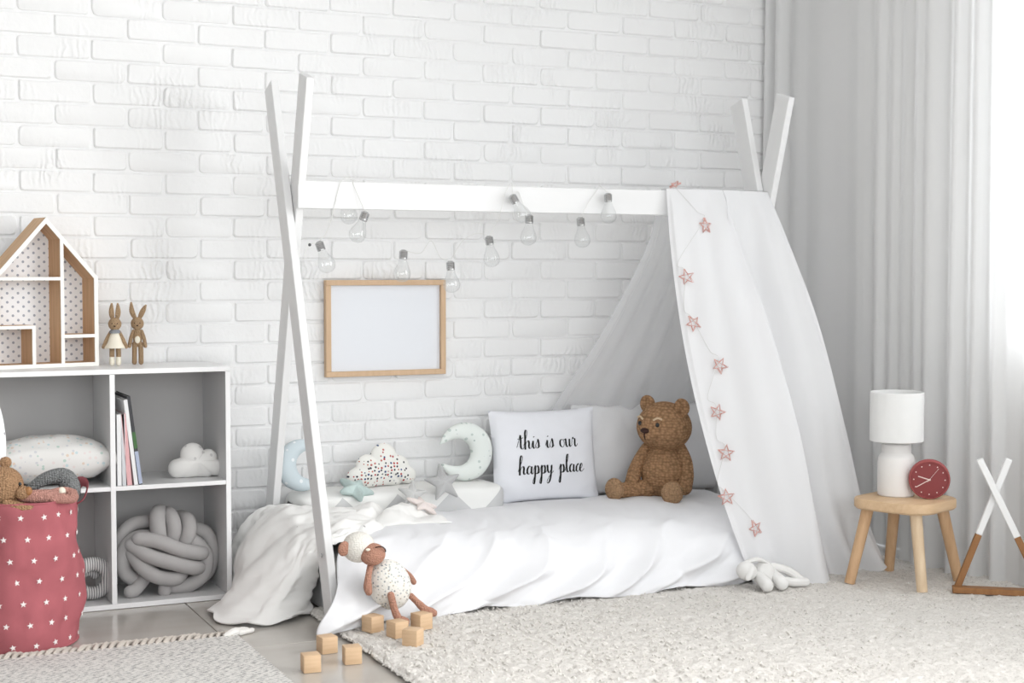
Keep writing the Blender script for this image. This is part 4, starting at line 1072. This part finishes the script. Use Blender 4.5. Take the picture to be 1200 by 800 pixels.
strand([(.905, yk-.01, .075), (.868, yk-.030, .040), (.850, yk-.035, .034)], .0205, 10)
strand([(.962, yk+.0, .085), (.955, yk-.030, .042), (.953, yk-.035, .0275)], .0205, 10)
strand([(.91, yk+.04, .10), (.97, yk+.05, .07), (1.03, yk+.045, .09), (1.04, yk+.05, .17), (.97, yk+.055, .2), (.90, yk+.05, .17)], .026)

# rolled striped blanket
sr = thing('rolled_striped_cloth', 'grey and white striped rolled snake cushion in the lower left shelf', 'roll', (.735, -.2, ZB))
pts = []
for i in range(60):
    t = i/59; a = R(200-560*t*.95); rr = .056*(1-t)+.012*t if t > .4 else .047
    rr = .047-.030*sstep(.45, 1, t); pts.append((.735+rr*math.cos(a)*1.05, -.255+.05*t, ZB+.0665+rr*math.sin(a)))
G().capsule(pts, [.0225*(1-.3*i/59) for i in range(60)], 14).build('rolled_tube', 'stripe', sr, world=True)

# printed pillow lying in the left upper compartment
r_ = thing('printed_pillow', 'plump white pillow with small pastel print lying in the upper left compartment', 'pillow', (.625, -.18, ZM+.058), (R(90), R(0), 0))
g = G(); pillow(g, .385, .25, .150, 3, .10, .006); g.v = [(x, y*.98, z) for x, y, z in g.v]; g.build('cushion', 'petal', r_, ang=60, weld=True); r_.location.z = ZM+.0765
r_.rotation_euler = (R(88), R(0), R(2))

# ================================================================== BASKET
BC = Vector((.478, -.60, 0))
bk = thing('toy_basket', 'dusty pink fabric toy basket with white stars, full of toys at the left', 'basket', BC)
def bsk(u, v, inner=0):
    a = u*2*math.pi; r0 = .160+.014*math.sin(v*3.1)*1.0-.004*v-inner
    r0 += (.005*math.sin(a*3+v*7)+.004*math.sin(a*7-v*9)+.010*N3(math.cos(a)*3, math.sin(a)*3, v*5)+.004*N3(math.cos(a)*8, math.sin(a)*8, v*9))*(.3+.7*sstep(0, .2, v))
    z = .395*v*(1-.015*math.sin(a+1)) if v < 1 else .395*(1-.015*math.sin(a+1))
    return Vector((r0*math.cos(a), r0*math.sin(a), max(z, .004 if not inner else .006)))
g = G().grid(lambda u, v: bsk(u, v), 96, 44)
g.grid(lambda u, v: bsk(u, 1-v*.4, .004), 96, 12)
n = 48; g.add([bsk(k/n, 0) for k in range(n)], [tuple(range(n))])
g.build('basket_wall', 'basket', bk, ang=60, weld=True)
g = G().tube([bsk(k/96, 0)+Vector((0, 0, .001)) for k in range(96)], .0035, 6, closed=True); g.build('seam_piping', 'basket', bk)
g = G().tube([bsk(k/96, 1)+Vector((0, 0, -.001)) for k in range(96)], .003, 6, closed=True); g.build('rim', 'basket', bk)
G().tube(curve([(.160, -.02, .37), (.178, -.025, .385), (.190, -.01, .42), (.172, .012, .425), (.155, .03, .392)], 14), .015, 8, True, .15).build('handle', 'basket', bk)
def star_flat(c, nrm, r_, rot, g):
    z = Vector(nrm).normalized(); up = Vector((0, 0, 1)); x = up.cross(z).normalized(); y = z.cross(x); vs = [Vector(c)+z*.0015]
    for k in range(10):
        a = R(90+36*k+rot); rr = r_ if k % 2 == 0 else r_*.42; vs.append(Vector(c)+x*rr*math.cos(a)+y*rr*math.sin(a)+z*.0010)
    g.add(vs, [(0, 1+k, 1+(k+1) % 10) for k in range(10)])
for row in range(7):
    for k in range(18):
        u = (k+.5*(row % 2))/18+.013*row; v = .06+row*.142
        if v > .96: continue
        p = bsk(u, v); a = u*2*math.pi; d = Vector((math.cos(a), math.sin(a), 0))
        if d.dot(Vector((-.1, -1, 0))) < -.25 and v < .9: continue
        g = G(); star_flat(p+d*.0012, d, .0088, 12*math.sin(k*3+row), g); g.build('printed_star', 'print', bk, smooth=False)
# toys in the basket (each its own thing)
td = thing('teddy_bear', 'caramel knitted teddy bear poking out of the pink basket', 'teddy bear', (.43, -.70, .38))
hd = G().ell((.436, -.715, .445), (.052, .048, .050), None, 26, 18).build('head', 'teddy', td, world=True)
for c in ((.452, -.752, .462), (.474, -.748, .450)): G().ell(c, (.005, .004, .0055), None, 10, 8).build('eye', 'eye', hd, world=True)
G().ell((.480, -.748, .428), (.020, .017, .018), None, 18, 12).build('muzzle', 'teddy', hd, world=True)
G().ell((.494, -.757, .432), (.010, .008, .012), None, 14, 10).build('nose', 'teak', hd, world=True)
G().ell((.445, -.695, .502), (.016, .009, .016), None, 14, 10).build('ear', 'teddy', hd, world=True)
G().ell((.435, -.70, .392), (.055, .045, .035), None, 20, 14).build('body', 'teddy', td, world=True)
G().capsule(curve([(.44, -.745, .402), (.48, -.75, .388), (.52, -.745, .384)], 8), .013, 12).build('arm', 'teddy', td, world=True)
pd = thing('pink_doll', 'pink knitted doll lying across the top of the pink basket', 'doll', (.54, -.66, .39))
B3 = lambda g, nm, m='doll', par=pd: g.build(nm, m, par, world=True)
h3 = B3(G().ell((.488, -.725, .418), (.022, .020, .019), None, 18, 12), 'head')
B3(G().ell((.493, -.743, .428), (.0028, .002, .0028), None, 8, 6), 'eye', 'eye', h3)
B3(G().capsule(curve([(.50, -.72, .412), (.54, -.712, .410), (.565, -.705, .408)], 8), [.016, .017, .018, .018, .018, .018, .017, .016, .015], 14), 'body')
B3(G().capsule(curve([(.56, -.715, .404), (.59, -.71, .400), (.610, -.705, .398)], 8), [.014]*9, 12), 'leg')
B3(G().capsule(curve([(.565, -.69, .415), (.595, -.685, .418), (.620, -.683, .410)], 8), [.010]*9, 12), 'leg')
B3(G().ell((.612, -.705, .402), (.018, .015, .017), None, 16, 10), 'foot')
B3(G().ell((.588, -.69, .416), (.011, .012, .012), None, 14, 10), 'cuff', 'cream')
gt = thing('grey_knitted_tail', 'grey knitted toy tail arching over the pink basket rim', 'toy', (.58, -.62, .38))
B3(G().capsule(curve([(.50, -.60, .40), (.55, -.60, .437), (.600, -.60, .445), (.622, -.605, .42), (.622, -.61, .395)], 20), [.010+.017*min(1, i/12) for i in range(21)], 16), 'knitted_tube', 'greyknit', gt)
we = thing('white_toy_rabbit', 'white spotted toy rabbit whose ear rises at the left edge above the basket', 'toy rabbit', (.40, -.64, .40))
B3(G().capsule(curve([(.432, -.64, .44), (.433, -.64, .53), (.430, -.64, .60), (.426, -.64, .655)], 14), [.014, .016, .018, .019, .020, .021, .021, .021, .020, .019, .018, .016, .014, .012, .010], 14, .4, (0, 1, 0)), 'ear', 'white_print', we)
B3(G().ell((.385, -.62, .43), (.035, .03, .035), None, 18, 12), 'head', 'white_print', we)
